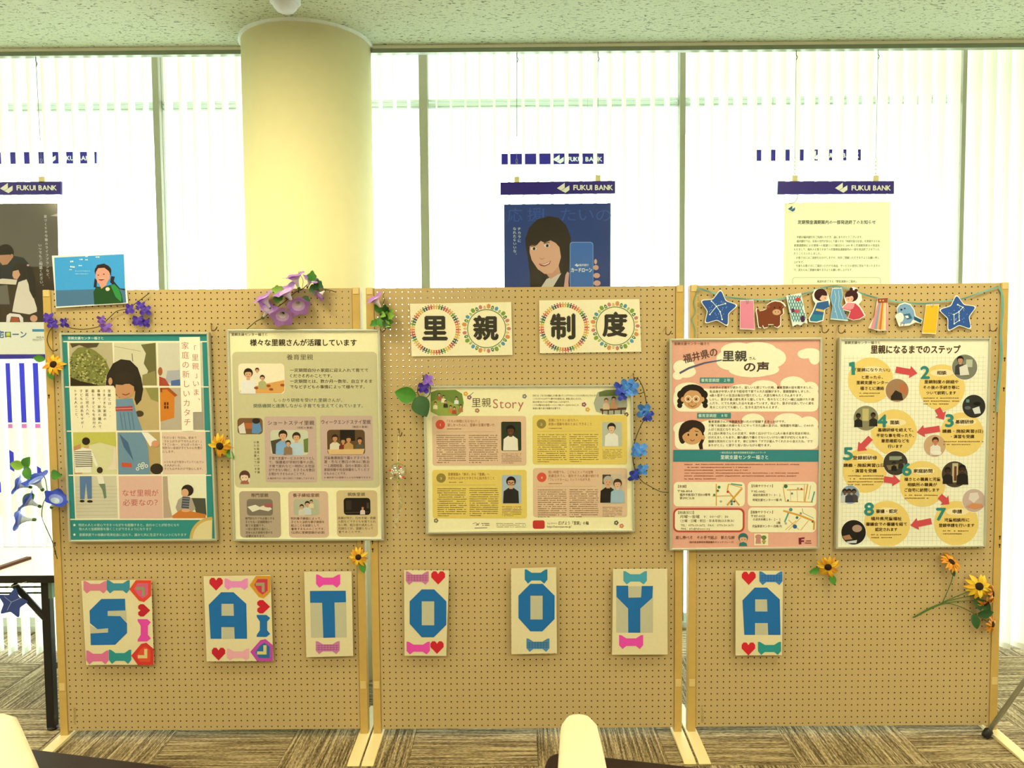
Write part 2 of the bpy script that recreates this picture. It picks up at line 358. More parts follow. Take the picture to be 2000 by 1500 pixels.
# dome detector on the ceiling
dp = atz(557, -3, CZ); dm = M('e9e2c8', .4, name='detector_plastic')
dt = thing('ceiling_detector', (dp[0], dp[1], CZ-.06), 'round white dome detector on the ceiling in front of the column', 'detector')
MB().lathe((dp[0], dp[1], CZ), (0, 0, -1), [(.01, 0), (.062, 0), (.062, .018), (.05, .022)], dm, 28).build('base', dt, smooth=True)
MB().lathe((dp[0], dp[1], CZ), (0, 0, -1), [(.05, .02), (.048, .035), (.036, .05), (.018, .058), (.001, .06)], dm, 28).build('dome', dt, smooth=True)
# ceiling lamps of the room (behind the camera's view)
def lamp(x, y, label, p=LAMP_POWER):
    t = thing('ceiling_light', (x, y, CZ-.03), label, 'ceiling light', 'ceiling lights')
    e = bpy.data.materials.new('lit_diffuser'); e.use_nodes = True; b = e.node_tree.nodes['Principled BSDF']
    b.inputs['Emission Color'].default_value = LAMP_COL+(1,); b.inputs['Emission Strength'].default_value = 3
    MB().box((x-.32, y-.32, CZ-.03), (x+.32, y+.32, CZ), whitep).build('frame', t)
    MB().box((x-.29, y-.29, CZ-.034), (x+.29, y+.29, CZ-.031), e).build('diffuser', t)
    ld = bpy.data.lights.new('lamp', 'AREA'); ld.shape = 'SQUARE'; ld.size = .58; ld.energy = p; ld.color = LAMP_COL
    lo = bpy.data.objects.new('lamp', ld); COL.objects.link(lo); lo.parent = t; lo.location = (0, 0, -.012)
for i, x in enumerate((-4.2, -1.4, 1.4, 4.2)):
    for j, y in enumerate((-.95, -3.3)):
        lamp(x, y, f'square ceiling light panel, {("far left", "left", "right", "far right")[i]} of the {("row nearest the boards", "row behind the viewer")[j]}', LAMP_POWER*(1.25, 1, 1, 1.25)[i]*(.8, 1.25)[j])
# ================================================================== pegboard partitions
PITCHH = .025
def peg_mat():
    m = M('c8a868', .75, 0, .14, 700., .2, name='tan_pegboard'); return m
PEG = peg_mat(); RAWB_SHADE = M('1a1008', .9, raw=True, name='shaded_raw_hardboard'); POST = M('cfa550', .5, 0, .08, 40, name='tan_post'); FOOT = M('f0d488', .4, 0, .03, name='cream_foot'); CLIP = M('e2c070', .4, 0, .03); DARK = M('1c1610', .6, raw=True)  # raw hardboard brown darkened further, painting shade into the holes and cavity
def panel_mesh(name, th, shift=0.):
    r = .0028 if not shift else .0021; a = [math.radians(22.5+45*i) for i in range(8)]; h = PITCHH/2; vs = []; fs = []; sv = .0012 if shift else 0.
    for i in range(48):
        for j in range(72):
            cx, cz = i*PITCHH, j*PITCHH; o = len(vs)
            x0 = cx-h if i else cx-.0125; x1 = cx+h
            vs += [(cx+h, 0, cz+h), (cx-h, 0, cz+h), (cx-h, 0, cz-h), (cx+h, 0, cz-h)]
            vs += [(cx+shift+r*math.cos(t), 0, cz+sv+r*math.sin(t)) for t in a]+[(cx+shift+r*math.cos(t), th, cz+sv+r*math.sin(t)) for t in a]
            R = [o+4+k for k in range(8)]; B = [o+12+k for k in range(8)]
            fs += [(o, R[1], R[0]), (o+1, R[3], R[2]), (o+2, R[5], R[4]), (o+3, R[7], R[6]), (o, o+1, R[2], R[1]), (o+1, o+2, R[4], R[3]), (o+2, o+3, R[6], R[5]), (o+3, o, R[0], R[7])]
            fs += [(R[k], R[(k+1) % 8], B[(k+1) % 8], B[k]) for k in range(8)]
    me = bpy.data.meshes.new(name); me.from_pydata(vs, [], fs); me.materials.append(PEG if name[0] == 'f' else RAWB_SHADE); me.materials.append(RAWB_SHADE); me.polygons.foreach_set('material_index', [1 if i % 16 >= 8 else 0 for i in range(len(fs))]); return me
PF = panel_mesh('front_panel', .005); PBK = panel_mesh('back_panel', .004, -.0050)
HZ = .045; PW = 47*PITCHH
def board(xc0, dz, label):
    xa, xb = xc0-.0125, xc0+PW+.0125; zt = HZ+71*PITCHH+.0125+dz
    b = thing('pegboard_partition', ((xa+xb)/2, .02, 0), label, 'partition', 'pegboard partitions in a row')
    off = wloc(b)
    for me, y in ((PF, 0), (PBK, .030)):
        o = bpy.data.objects.new(me.name, me); COL.objects.link(o); o.parent = b; o.location = tuple(np.array([xc0, y, HZ+dz])-off)
    MB().box((xa, .004, zt-.004), (xb, .030, zt+.002), POST).build('top_rail', b)
    MB().box((xa, .004, HZ+dz-.0125), (xb, .030, HZ+dz-.0085), POST).build('bottom_rail', b)
    for sgn, xe in ((-1, xa-.0015), (1, xb+.0015)):
        x0, x1 = (xe-.031, xe) if sgn < 0 else (xe, xe+.031)
        p = MB().box((x0, -.004, .014), (x1, .038, zt+.003), POST).build('post', b, bevel=.0015)
        MB().box((x0+.004, -.006, zt-.022), (x1-.004, -.0035, zt+.004), CLIP).build('joint_clip', p)
        MB().box((x0+.004, -.006, .205), (x1-.004, -.0035, .235), CLIP).build('joint_clip', p)
        for z in (zt-.30, zt-.42, .78, zt-1.02):
            k = MB(); xm = (x0+x1)/2+.006*sgn
            k.box((xm-.0016, -.0046, z-.010), (xm+.0016, -.0036, z), DARK); k.prism([(xm+.004*math.cos(t*math.pi/4), -.0046, z+.003+.004*math.sin(t*math.pi/4)) for t in range(8)], [(xm+.004*math.cos(t*math.pi/4), -.0036, z+.003+.004*math.sin(t*math.pi/4)) for t in range(8)], DARK)
            k.build('keyhole_slot', p)
        f = MB(); xm = (x0+x1)/2; hw = .0235; pr = [(-.225, .004), (-.215, .010), (-.1, .013), (0, .016), (.05, .016), (.13, .013), (.245, .010), (.255, .004)]
        prof = [(-.225, .0), (-.225, .004), (-.20, .009), (-.02, .015), (.06, .015), (.24, .009), (.265, .004), (.265, 0)]
        f.prism([(xm-hw, y, z) for y, z in prof], [(xm+hw, y, z) for y, z in prof], FOOT); f.build('foot', b, bevel=.004)
    return b
B1 = board(-.5875-1.2885, .0015, 'left tan pegboard partition, with the teal poster and letters S A T')
B2 = board(-.5875, 0, 'middle tan pegboard partition, with the two ringed kanji sheets')
B3 = board(-.5875+1.2903, .0014, 'right tan pegboard partition, under the star garland')
# faint maker's marks on boards and feet
for ob, px, py0, py1 in ((B1, 145.5, 1383, 1418), (B3, 1371.5, 1379, 1417)):
    p = Print(ob, -.0005); p.greek(px-2, px+2, py0, 2.6, 13, '7a6038'); p.part('printed_mark')
# ================================================================== framed posters
SILVER = M('cfc79c', .32, .55, .03, name='frame_aluminium')
def framed(name, label, quad, wd, o, sheetc, Yf=-.028):
    ox, oy, sc = o; q = np.array([(ox+x/sc, oy+y/sc) for x, y in quad]); a = at(q[:, 0], q[:, 1], Yf)
    c = a.mean(0); t = thing(name, (c[0], Yf+.01, a[:, 2].min()), label, 'poster', 'framed posters on the pegboards')
    ctr = a.mean(0); inn = []
    for i in range(4):
        e0 = a[(i+1) % 4]-a[i]; e1 = a[i-1]-a[i]; inn.append(a[i]+(e0/np.linalg.norm(e0)+e1/np.linalg.norm(e1))*wd)
    inn = np.array(inn); back = np.array([0, .022, 0])
    for i in range(4):
        j = (i+1) % 4; ring = [a[i], a[j], inn[j], inn[i]]
        MB().prism(ring, [p+back for p in ring], SILVER).build('frame_rail', t, bevel=.0015)
    Ys = Yf+.006; sh = inn+np.array([0, .006, 0]); MB().prism(sh, sh+np.array([0, .004, 0]), ink(sheetc)).build('sheet', t)
    return Print(t, Ys, ox, oy, sc)
DK = '3a2c1a'; TEAL = '2f8576'
# ---- 1: teal poster
p = framed('framed_poster', 'teal framed poster of photo tiles with a little girl in a blue dress', [(20, 36), (1062, 32), (1120, 1488), (84, 1497)], .0085, (110, 640, 3.572), TEAL)
p.T('里親支援センター福さと', 80, 328, 73, 23, 'e6ecd0', 2).part('header_text')
p.poly([(76, 98), (1018, 95), (1052, 1338), (132, 1342)], 'f0e2b4', 1)
for y in (97, 413, 722, 1030, 1337): p.rect(44+y*.04, y-4, 1050+y*.03, y+4, 'f0e2b4', 1)
p.part('white_grid')
p.poly([(88, 106), (390, 105), (405, 405), (98, 407)], 'b7a678', 2); p.poly([(96, 260), (110, 180), (150, 140), (210, 130), (270, 160), (320, 200), (350, 240), (375, 300), (345, 330), (340, 405), (98, 406)], '7d7a38', 3)
for i in range(320):
    x, y = random.uniform(100, 350), random.uniform(150, 395)
    if y > 150+abs(x-210)*.5: p.el(x, y, random.uniform(4, 10), random.uniform(3, 7), random.choice(['a5a052', '4a4420', 'c2b868', '63602c', '8c8a40']), 4, 6)
p.poly([(100, 345), (160, 370), (250, 390), (300, 405), (98, 406)], '33240f', 5); p.poly([(95, 108), (300, 106), (282, 135), (215, 142), (160, 120), (110, 140)], '54442a', 4); p.part('photo_tile')
p.poly([(402, 106), (695, 105), (708, 403), (405, 405)], 'd2c698', 2); p.poly([(590, 118), (692, 106), (700, 402), (610, 400), (640, 300), (610, 250), (625, 180)], '6a6334', 3); p.poly([(600, 330), (690, 300), (700, 402), (600, 402)], '8f8148', 4)
p.line([(405, 130), (590, 165)], 3, '9a8c66', 3).line([(528, 180), (533, 235)], 5, '6a5c3c', 3); p.part('photo_tile')
p.poly([(708, 106), (1018, 105), (1024, 405), (715, 405)], 'cfc4a0', 2); p.poly([(775, 300), (860, 295), (865, 400), (760, 380)], 'a9a79c', 3); p.poly([(800, 370), (862, 360), (864, 404), (800, 404)], '4d6690', 4); p.el(725, 305, 16, 30, 'a35a30', 3); p.poly([(718, 340), (760, 355), (790, 405), (718, 405)], 'a8442a', 4); p.part('photo_tile')
p.poly([(722, 420), (1026, 418), (1034, 712), (728, 714)], 'b8a684', 2); p.poly([(722, 420), (785, 418), (846, 472), (824, 486), (822, 628), (726, 655)], 'd07a22', 3); p.poly([(722, 420), (785, 418), (846, 472), (826, 480), (770, 430), (724, 432)], 'a34c1c', 4)
for x in (752, 770):
    for y in (520, 545): p.rect(x, y, x+13, y+20, '5a2a10', 4)
p.rect(726, 420, 738, 450, '7a3614', 5); p.rect(955, 590, 1028, 712, 'a39478', 3); p.part('photo_tile')
# girl photo
p.poly([(413, 420), (712, 418), (718, 714), (420, 716)], 'bda266', 2); p.poly([(620, 420), (710, 418), (712, 520), (660, 500)], '8e8746', 3); p.el(580, 600, 30, 22, '4a3a20', 3); p.part('photo_tile')
p.poly([(425, 730), (722, 728), (730, 1022), (432, 1024)], 'b89a5c', 2); p.el(700, 985, 45, 38, '33281a', 3); p.part('photo_tile')
p.poly([(415, 500), (530, 492), (560, 600), (600, 716), (422, 716)], '6d8a94', 4); p.poly([(430, 730), (606, 730), (640, 840), (655, 1022), (434, 1022)], '6d8a94', 4); p.poly([(440, 740), (500, 800), (540, 930), (470, 830)], '445f74', 5)
for x in (445, 470, 500, 525): p.line([(x, 590), (x+18, 712)], 5, '54727e', 5)
p.poly([(412, 552), (532, 546), (533, 580), (414, 582)], 'b0423c', 5); p.line([(414, 567), (532, 562)], 4, 'e0a890', 6); p.poly([(595, 730), (640, 732), (702, 785), (655, 830)], 'ece0c0', 5); p.el(690, 810, 26, 24, 'd29062', 6)
p.poly([(455, 940), (525, 945), (528, 975), (458, 972)], 'c4502f', 5)
for x, y in ((567, 985), (580, 960), (605, 950), (628, 965), (600, 975)): p.ring(x, y, 12, 12, 5, 'e8e0b0', 5, 10)
p.poly([(344, 400), (352, 330), (395, 250), (450, 220), (515, 228), (568, 280), (592, 350), (606, 430), (592, 505), (560, 542), (545, 500), (552, 440), (520, 470), (440, 490), (415, 470), (415, 430), (400, 405)], '2a2014', 4)
p.poly([(414, 395), (540, 390), (545, 450), (525, 478), (480, 496), (430, 484), (412, 450)], 'c28a58', 5); p.poly([(405, 395), (410, 330), (470, 300), (540, 330), (548, 415), (500, 385), (460, 400)], '2f2416', 6); p.el(377, 374, 14, 26, 'c8905e', 5); p.line([(460, 462), (485, 470), (512, 458)], 7, '8c4030', 6); p.part('girl_photo')
# vertical headline panel
p.poly([(858, 66), (1002, 64), (1014, 588), (954, 590), (956, 720), (876, 722)], 'f4e8bc', 7); p.V('家庭の新しいカタチ', 906, 92, 692, 54, 'bd6a5a', 8); p.V('「里親」いま、', 972, 118, 540, 50, 'bd6a5a', 8); p.part('vertical_headline')
p.poly([(102, 420), (408, 418), (418, 714), (112, 716)], 'eedfae', 2); p.part('text_tile')
for s_, x, y1 in (('里親とは・・・', 372, 630), ('さまざまな家庭の', 336, 650), ('事情で、家族と離れて', 300, 705), ('暮らす子どもを自分の', 260, 705), ('家庭に迎え入れ、', 216, 640), ('子どもの成長をサポー', 178, 705), ('トする人のこと。', 137, 645)): p.V(s_, x, 428, y1, 23, DK, 3)
p.part('vertical_text')
p.poly([(116, 730), (414, 728), (424, 1022), (126, 1024)], 'd6cc90', 2); p.poly([(116, 730), (414, 728), (417, 830), (300, 800), (120, 850)], 'c0b84e', 3); p.poly([(120, 830), (170, 810), (180, 1020), (126, 1022)], 'c08a54', 3); p.part('photo_tile')
p.poly([(128, 1036), (420, 1034), (430, 1328), (138, 1330)], 'cfc39a', 2)
for i in range(9): p.line([(138, 1110+i*25), (424, 1106+i*25)], 3, 'baae86', 3)
p.part('photo_tile')
p.el(207, 792, 28, 27, '2c2014', 4); p.rect(190, 812, 228, 842, 'cf9c6c', 3); p.poly([(122, 860), (190, 838), (245, 850), (292, 962), (278, 972), (240, 900), (246, 1010), (130, 1012)], 'eadfba', 4)
for i in range(9): p.line([(124+i*1.2, 866+i*13), (252 if i > 2 else 245, 862+i*13)], 5, '4a4438', 5)
p.poly([(163, 1036), (246, 1036), (248, 1192), (218, 1194), (207, 1080), (196, 1196), (166, 1196)], '5a7694', 5); p.el(180, 1210, 17, 9, '2a2018', 5); p.el(234, 1212, 20, 9, '2a2018', 5)
p.el(303, 994, 21, 22, '3a2a1c', 4); p.poly([(283, 1036), (325, 1036), (338, 1088), (296, 1092)], 'e8dcb8', 5); p.poly([(296, 1090), (340, 1088), (350, 1185), (334, 1192), (320, 1130)], '6e7e5c', 5); p.poly([(405, 830), (418, 850), (422, 990), (350, 995), (392, 940)], 'e2cda4', 4); p.part('walking_family')
p.poly([(736, 728), (1040, 726), (1050, 1020), (742, 1022)], 'dfbf9a', 2); p.part('text_tile')
for s_, x0, x1, y in (('「ただいま！今日ね、初めて', 742, 978, 768), ('さか上がりができたんだよ！」', 752, 1012, 793), ('「すごいねー、がんばったねー」', 744, 1014, 816), ('何気ない会話が子どもの心を豊か', 740, 1020, 839), ('にします。', 742, 825, 865), ('いつもそばで見守っていてくれてい', 752, 1028, 938), ('る大人がいる。', 754, 870, 962), ('子どもはそれだけで安心します。', 752, 1022, 985)): p.T(s_, x0, x1, y, 20, '5a4028', 3); (p.part('small_text') if y in (865, 985) else None)
p.poly([(434, 1036), (736, 1034), (744, 1330), (442, 1332)], 'dcae90', 2); p.part('text_tile')
p.T('なぜ里親が', 462, 712, 1153, 50, 'b04e46', 3).T('必要なの？', 464, 706, 1220, 50, 'b04e46', 3).part('question_text')
p.poly([(742, 1036), (1045, 1034), (1052, 1328), (748, 1330)], 'e6dcae', 2); p.poly([(742, 1038), (775, 1036), (782, 1190), (810, 1325), (748, 1328)], 'b59c7a', 3); p.poly([(940, 1188), (1040, 1190), (1048, 1310), (975, 1290)], '4a4836', 3)
p.poly([(832, 1255), (850, 1200), (885, 1178), (945, 1188), (972, 1262), (935, 1295), (850, 1295)], 'a9997c', 4); p.poly([(880, 1178), (932, 1182), (925, 1262), (872, 1258)], '4c4a50', 5)
for i in range(4): p.line([(880, 1190+i*18), (928, 1194+i*18)], 3, 'b8b0a0', 6)
p.poly([(808, 1312), (870, 1268), (960, 1285), (1044, 1302), (1040, 1328), (812, 1328)], 'c8752c', 5); p.el(915, 1135, 42, 40, '2c2016', 5); p.el(897, 1152, 26, 28, 'd8a070', 6); p.el(903, 1275, 30, 12, 'd8a070', 6); p.part('boy_photo')
for y in (1377, 1444): p.poly([(126+(12 if i % 2 == 0 else 5)*math.sin(i*math.pi/5), y-(12 if i % 2 == 0 else 5)*math.cos(i*math.pi/5)) for i in range(10)], 'e6ecd0', 2)
p.T('特定の人との安心できるつながりを経験すると、自分のことが好きになり', 155, 856, 1377, 22, 'bcd4b4', 2).T('他の人と信頼関係を築くことができるようになります', 158, 664, 1405, 22, 'bcd4b4', 2).T('里親家庭での体験が将来社会に出たり、誰かと共に生活するヒントになります', 160, 908, 1445, 22, 'bcd4b4', 2).part('footer_text')
p.poly([(930, 1472)]+[(1088-158*math.cos(i*math.pi/20), 1472-152*math.sin(i*math.pi/20)) for i in range(11)]+[(1086, 1472)], 'c9a652', 2); p.poly([(952, 1472)]+[(1088-136*math.cos(i*math.pi/20), 1472-130*math.sin(i*math.pi/20)) for i in range(11)]+[(1086, 1472)], 'ddc888', 3); p.part('gold_ring')

# ---- 2: cream poster of foster parent kinds
p = framed('framed_poster', 'cream framed poster with rounded panels and six small photos, beside the teal one', [(8, 12), (1078, 10), (1106, 1485), (52, 1490)], .0095, (440, 640, 3.571), 'f3e6a8')
p.T('里親支援センター福さと', 42, 293, 47, 22, DK).part('header_text')
p.T('様々な里親さんが活躍しています', 172, 916, 104, 50, DK, bold=.025).part('title_text')
p.rr(58, 168, 1068, 1116, 30, 'c9bd86', 1).part('main_panel')
p.T('養育里親', 428, 612, 206, 42, '5a4a30', 2).part('heading_text')
p.rr(92, 250, 414, 460, 26, 'efdcae', 2).poly([(100, 440), (240, 400), (412, 365), (412, 440), (390, 458), (120, 458)], 'd99c4c', 3); p.person(160, 285, 175, '2a1c10', 'e6dcc4', 'd8a070', 4); p.person(258, 330, 95, '3a2414', 'b0a868', 'd8a070', 4); p.person(222, 280, 80, '4a3420', 'e8d8b0', 'd8a070', 3)
for x, y in ((215, 420), (302, 405), (320, 430), (398, 400)): p.el(x, y, 15, 9, '9a4a24', 7, 10)
p.part('photo')
for s_, x0, x1, y in (('一定期間自分の家庭に迎え入れて育てて', 452, 996, 297), ('くださる方のことです。', 452, 745, 336), ('一定期間とは、数か月〜数年、自立するま', 452, 1024, 374), ('でなど子どもの事情によって様々です。', 452, 972, 413)): p.T(s_, x0, x1, y, 28, '4a3a24', 2, bold=.012)
p.part('body_text')
p.T('しっかり研修を受けた里親さんが、', 340, 815, 506, 30, '6a6648', 2).T('関係機関と連携しながら子育てを支えてくれています。', 198, 960, 545, 30, '5a6058', 2).part('lead_text')
p.rr(85, 630, 261, 743, 24, '7a5230', 2); p.poly([(190, 640), (240, 660), (256, 720), (230, 740), (185, 735)], '5c86a4', 3); p.poly([(90, 690), (130, 660), (145, 738), (100, 738)], 'd8ccb0', 3); p.el(215, 650, 28, 20, '2c2014', 4); p.poly([(130, 665), (190, 665), (185, 705), (140, 705)], 'b0602c', 3); p.part('photo')
p.V('数日程度の短期の里親', 230, 788, 1020, 18, '5a4a30').V('かたも活躍しています', 209, 788, 1020, 18, '5a4a30').part('vertical_text')
p.el(135, 1035, 38, 40, '5c3428', 2); p.el(133, 1045, 27, 27, 'e6c49a', 3); p.poly([(105, 1090), (110, 1072), (135, 1064), (160, 1074), (166, 1090)], 'a4604c', 3); p.poly([(100, 1032), (120, 1015), (155, 1015), (168, 1034), (135, 1026)], '5c3428', 4); p.el(122, 1046, 3, 4, '2c1810', 4, 6).el(145, 1046, 3, 4, '2c1810', 4, 6); p.el(166, 1062, 8, 14, 'e6c49a', 4); p.part('girl_drawing')
for x0, y0, x1, y1, tt, sub, tx0, tx1, sx0, sx1, yy in ((277, 620, 637, 1076, 'ショートステイ里親', '（市町の事業）', 296, 620, 500, 612, 0), (665, 614, 1030, 1068, 'ウィークエンドステイ里親', '（施設の事業）', 670, 1013, 885, 996, -6)):
    p.rr(x0, y0, x1, y1, 14, 'c4a58c', 2).part('panel'); p.T(tt, tx0, tx1, 664+yy, 33, '4a3a34', 3, bold=.01).T(sub, sx0, sx1, 698+yy, 17, '4a3a34', 3).part('panel_heading')
p.rr(316, 714, 579, 888, 24, 'c8c49c', 3); p.poly([(316, 790), (400, 770), (420, 888), (330, 880)], '4c4030', 4); p.person(402, 716, 170, '2c2014', '7fa4bc', 'd8a070', 5); p.person(496, 730, 160, '3a2818', 'b4c4c0', 'd8a070', 4); p.person(438, 785, 100, '3a2818', '8e6c48', 'd8a070', 8); p.poly([(545, 780), (578, 770), (578, 870), (550, 870)], '6a7a3c', 4); p.part('photo')
p.rr(711, 712, 974, 885, 24, '5e4426', 3); p.rect(800, 712, 905, 790, '1e160e', 4); p.poly([(712, 850), (972, 845), (960, 884), (725, 884)], 'd8b070', 8)
for x, y, h, c in ((765, 745, 125, 'd8c8a0'), (822, 770, 100, '7a2c20'), (860, 755, 115, 'b88c48'), (938, 765, 105, '5a5038')): p.person(x, y, h, '2a1c10', c, 'c88c58', 4)
p.part('photo')
for i, s_ in enumerate(('子育て支援サービスのひとつとし', 'て、保護者が学校行事や入院、', '子育て疲れなど一時的にお世話', 'ができない時に、お子さんを数日', 'お預かりするもののことです。')): p.T(s_, 304, 622 if i < 4 else 560, 911+i*27.3, 23, '4a3428', 3)
p.T('※福井県では一部の市町にて実施しております。', 296, 626, 1051, 14, '4a3428', 3).part('body_text')
for i, s_ in enumerate(('児童養護施設で暮らす子どもを', '夏・冬など数日の休みに数泊', '〜１週間程度、自分の家庭に迎え', '家庭体験や社会体験をしてくださ', 'るもののことです。')): p.T(s_, 690, 1004 if i < 4 else 845, 908+i*27.5, 23, '4a3428', 3)
p.T('※福井県では里親さんのみが体験できます。', 690, 1020, 1045, 14, '4a3428', 3).part('body_text')
for x0, x1, y0, c, tt, tx0, tx1 in ((100, 386, 1140, 'b39c78', '専門里親', 180, 300), (442, 720, 1140, 'd3ae88', '養子縁組里親', 471, 655), (777, 1062, 1134, 'd2b67c', '親族里親', 853, 975)):
    p.rr(x0, y0, x1, y0+325, 26, c, 1).part('panel'); p.T(tt, tx0, tx1, y0+29, 28, '4a3424', 2, bold=.015).part('panel_heading')
p.rr(150, 1195, 331, 1311, 22, '7e7058', 2); p.poly([(155, 1250), (210, 1235), (240, 1250), (290, 1232), (326, 1265), (300, 1280), (240, 1268), (190, 1285)], 'e0d4ac', 3); p.el(300, 1240, 30, 14, 'a8544c', 4); p.part('photo')
p.rr(476, 1195, 656, 1309, 22, 'b4b088', 2); p.person(533, 1232, 78, '2c2014', 'd0c4a4', 'd8a070', 3); p.person(572, 1210, 95, '2c2014', 'c4c8b8', 'd8a070', 3); p.person(600, 1200, 60, '2c2014', 'dcc890', 'd8a070', 6); p.part('photo')
p.rr(826, 1187, 1012, 1306, 22, '1c150e', 2); p.person(958, 1245, 58, '5a2c18', 'd8c0a8', 'c88858', 3); p.rect(840, 1205, 880, 1270, '33281c', 3); p.rect(985, 1220, 1003, 1260, '4a3828', 3); p.line([(835, 1290), (1000, 1285)], 4, '5a4028', 3); p.part('photo')
for x0, x1, y0, dy, ls in ((139, 342, 1331, 24.6, ('専門的なケアを必要とする', '子どもを一定期間預かり', '育てる里親です。', '一定の要件を満たし、', '定められた研修を受ける', '必要があります。')), (457, 690, 1331, 24.4, ('特別養子縁組によって、', '子どもと法的な親子関係を', '結ぶことを前提として', '養育するもののことです。', '（公的に里親登録が必須）')), (786, 1048, 1328, 24.2, ('両親が死亡、行方不明・長期', '入院などで子どもを育てられ', 'ない時、祖父母や成人した', '兄姉などが、里親となって', '育てることです。'))):
    mx_ = max(map(len, ls))
    for i, s_ in enumerate(ls): p.T(s_, x0+i, x0+i+(x1-x0)*len(s_)/mx_, y0+i*dy, 20, '4a3424', 2)
    p.part('body_text')

# ---- 3: landscape story poster
p = framed('framed_poster', 'wide framed poster of four pink and yellow story boxes on the middle board', [(274, 120), (1735, 112), (1750, 1140), (292, 1153)], .0085, (750, 720, 3.571), 'f2e4a6')
p.poly([(325, 165), (370, 150), (500, 148), (545, 175), (556, 240), (545, 300), (510, 328), (380, 328), (325, 300)], '6f8434', 1); p.poly([(330, 230), (400, 200), (520, 260), (545, 300), (500, 326), (380, 326), (326, 300)], '93a044', 2)
for x, y, c in ((415, 205, 'e8dca8'), (385, 190, 'b06040'), (505, 215, 'dcdcc8'), (358, 250, 'e6d8a0'), (465, 275, 'c87a3c'), (490, 285, 'a84c30'), (430, 240, '3c3424'), (535, 270, 'b0703c')): p.person(x, y-20, 52, '3a2414', c, 'd8a070', 3)
p.part('meadow_photo')
p.poly([(1490, 165), (1540, 148), (1650, 145), (1690, 190), (1698, 260), (1680, 315), (1560, 322), (1480, 300), (1462, 240)], 'a8a888', 1); p.poly([(1500, 165), (1560, 148), (1650, 146), (1680, 185), (1500, 195)], '64703a', 2); p.poly([(1505, 280), (1690, 270), (1690, 286), (1510, 296)], '5c3a20', 3)
for x in (1520, 1560, 1600, 1650): p.rect(x, 285, x+8, 318, '4a2e1a', 3)
p.person(1550, 205, 80, '5a3a1c', 'd8b888', 'd8a070', 4); p.person(1602, 195, 85, '4a2c18', 'c89060', 'd8a070', 4); p.part('lake_photo')
p.T('里親', 612, 746, 237, 70, '5a4630', 1, bold=.006).part('title_text'); p.T('Story', 760, 974, 242, 92, 'b8705c', 1).part('title_text')
for i, (s_, x1) in enumerate((('日本には、さまざまな理由により親と暮らすことができないこどもたちが約４万２千人います。', 1490), ('こどもたちの心のケアと健やかな成長には、家庭に迎え入れられ、', 1378), ('自分が愛されていると実感できることが大切です。', 1294), ('こどもが置かれた状況に一つとして同じケースはないからこそ、', 1362), ('家庭に寄り添う制度が必要です。', 1235))): p.T(s_, 1038, x1, 188+i*22.3, 15, '5a4a30', 1)
p.part('intro_text')
for x, y, c in ((570, 175, 'd8a040'), (595, 200, '8a5a78'), (980, 193, '8a8478'), (650, 292, 'b07858'), (1395, 250, '985870'), (1420, 285, 'd8a848'), (1690, 320, '6a5a48'), (363, 1060, '8a7a58'), (1620, 1075, '6a6458'), (1657, 1097, 'd87868')):
    for k in range(5): p.el(x+9*math.cos(k*1.257), y+9*math.sin(k*1.257), 8, 8, c, 1+k*.15, 8)
    p.el(x, y, 5, 5, 'f0d878', 2, 8)
p.line([(600, 185), (625, 165)], 4, '5c6a34', 1).part('flower_ornament')
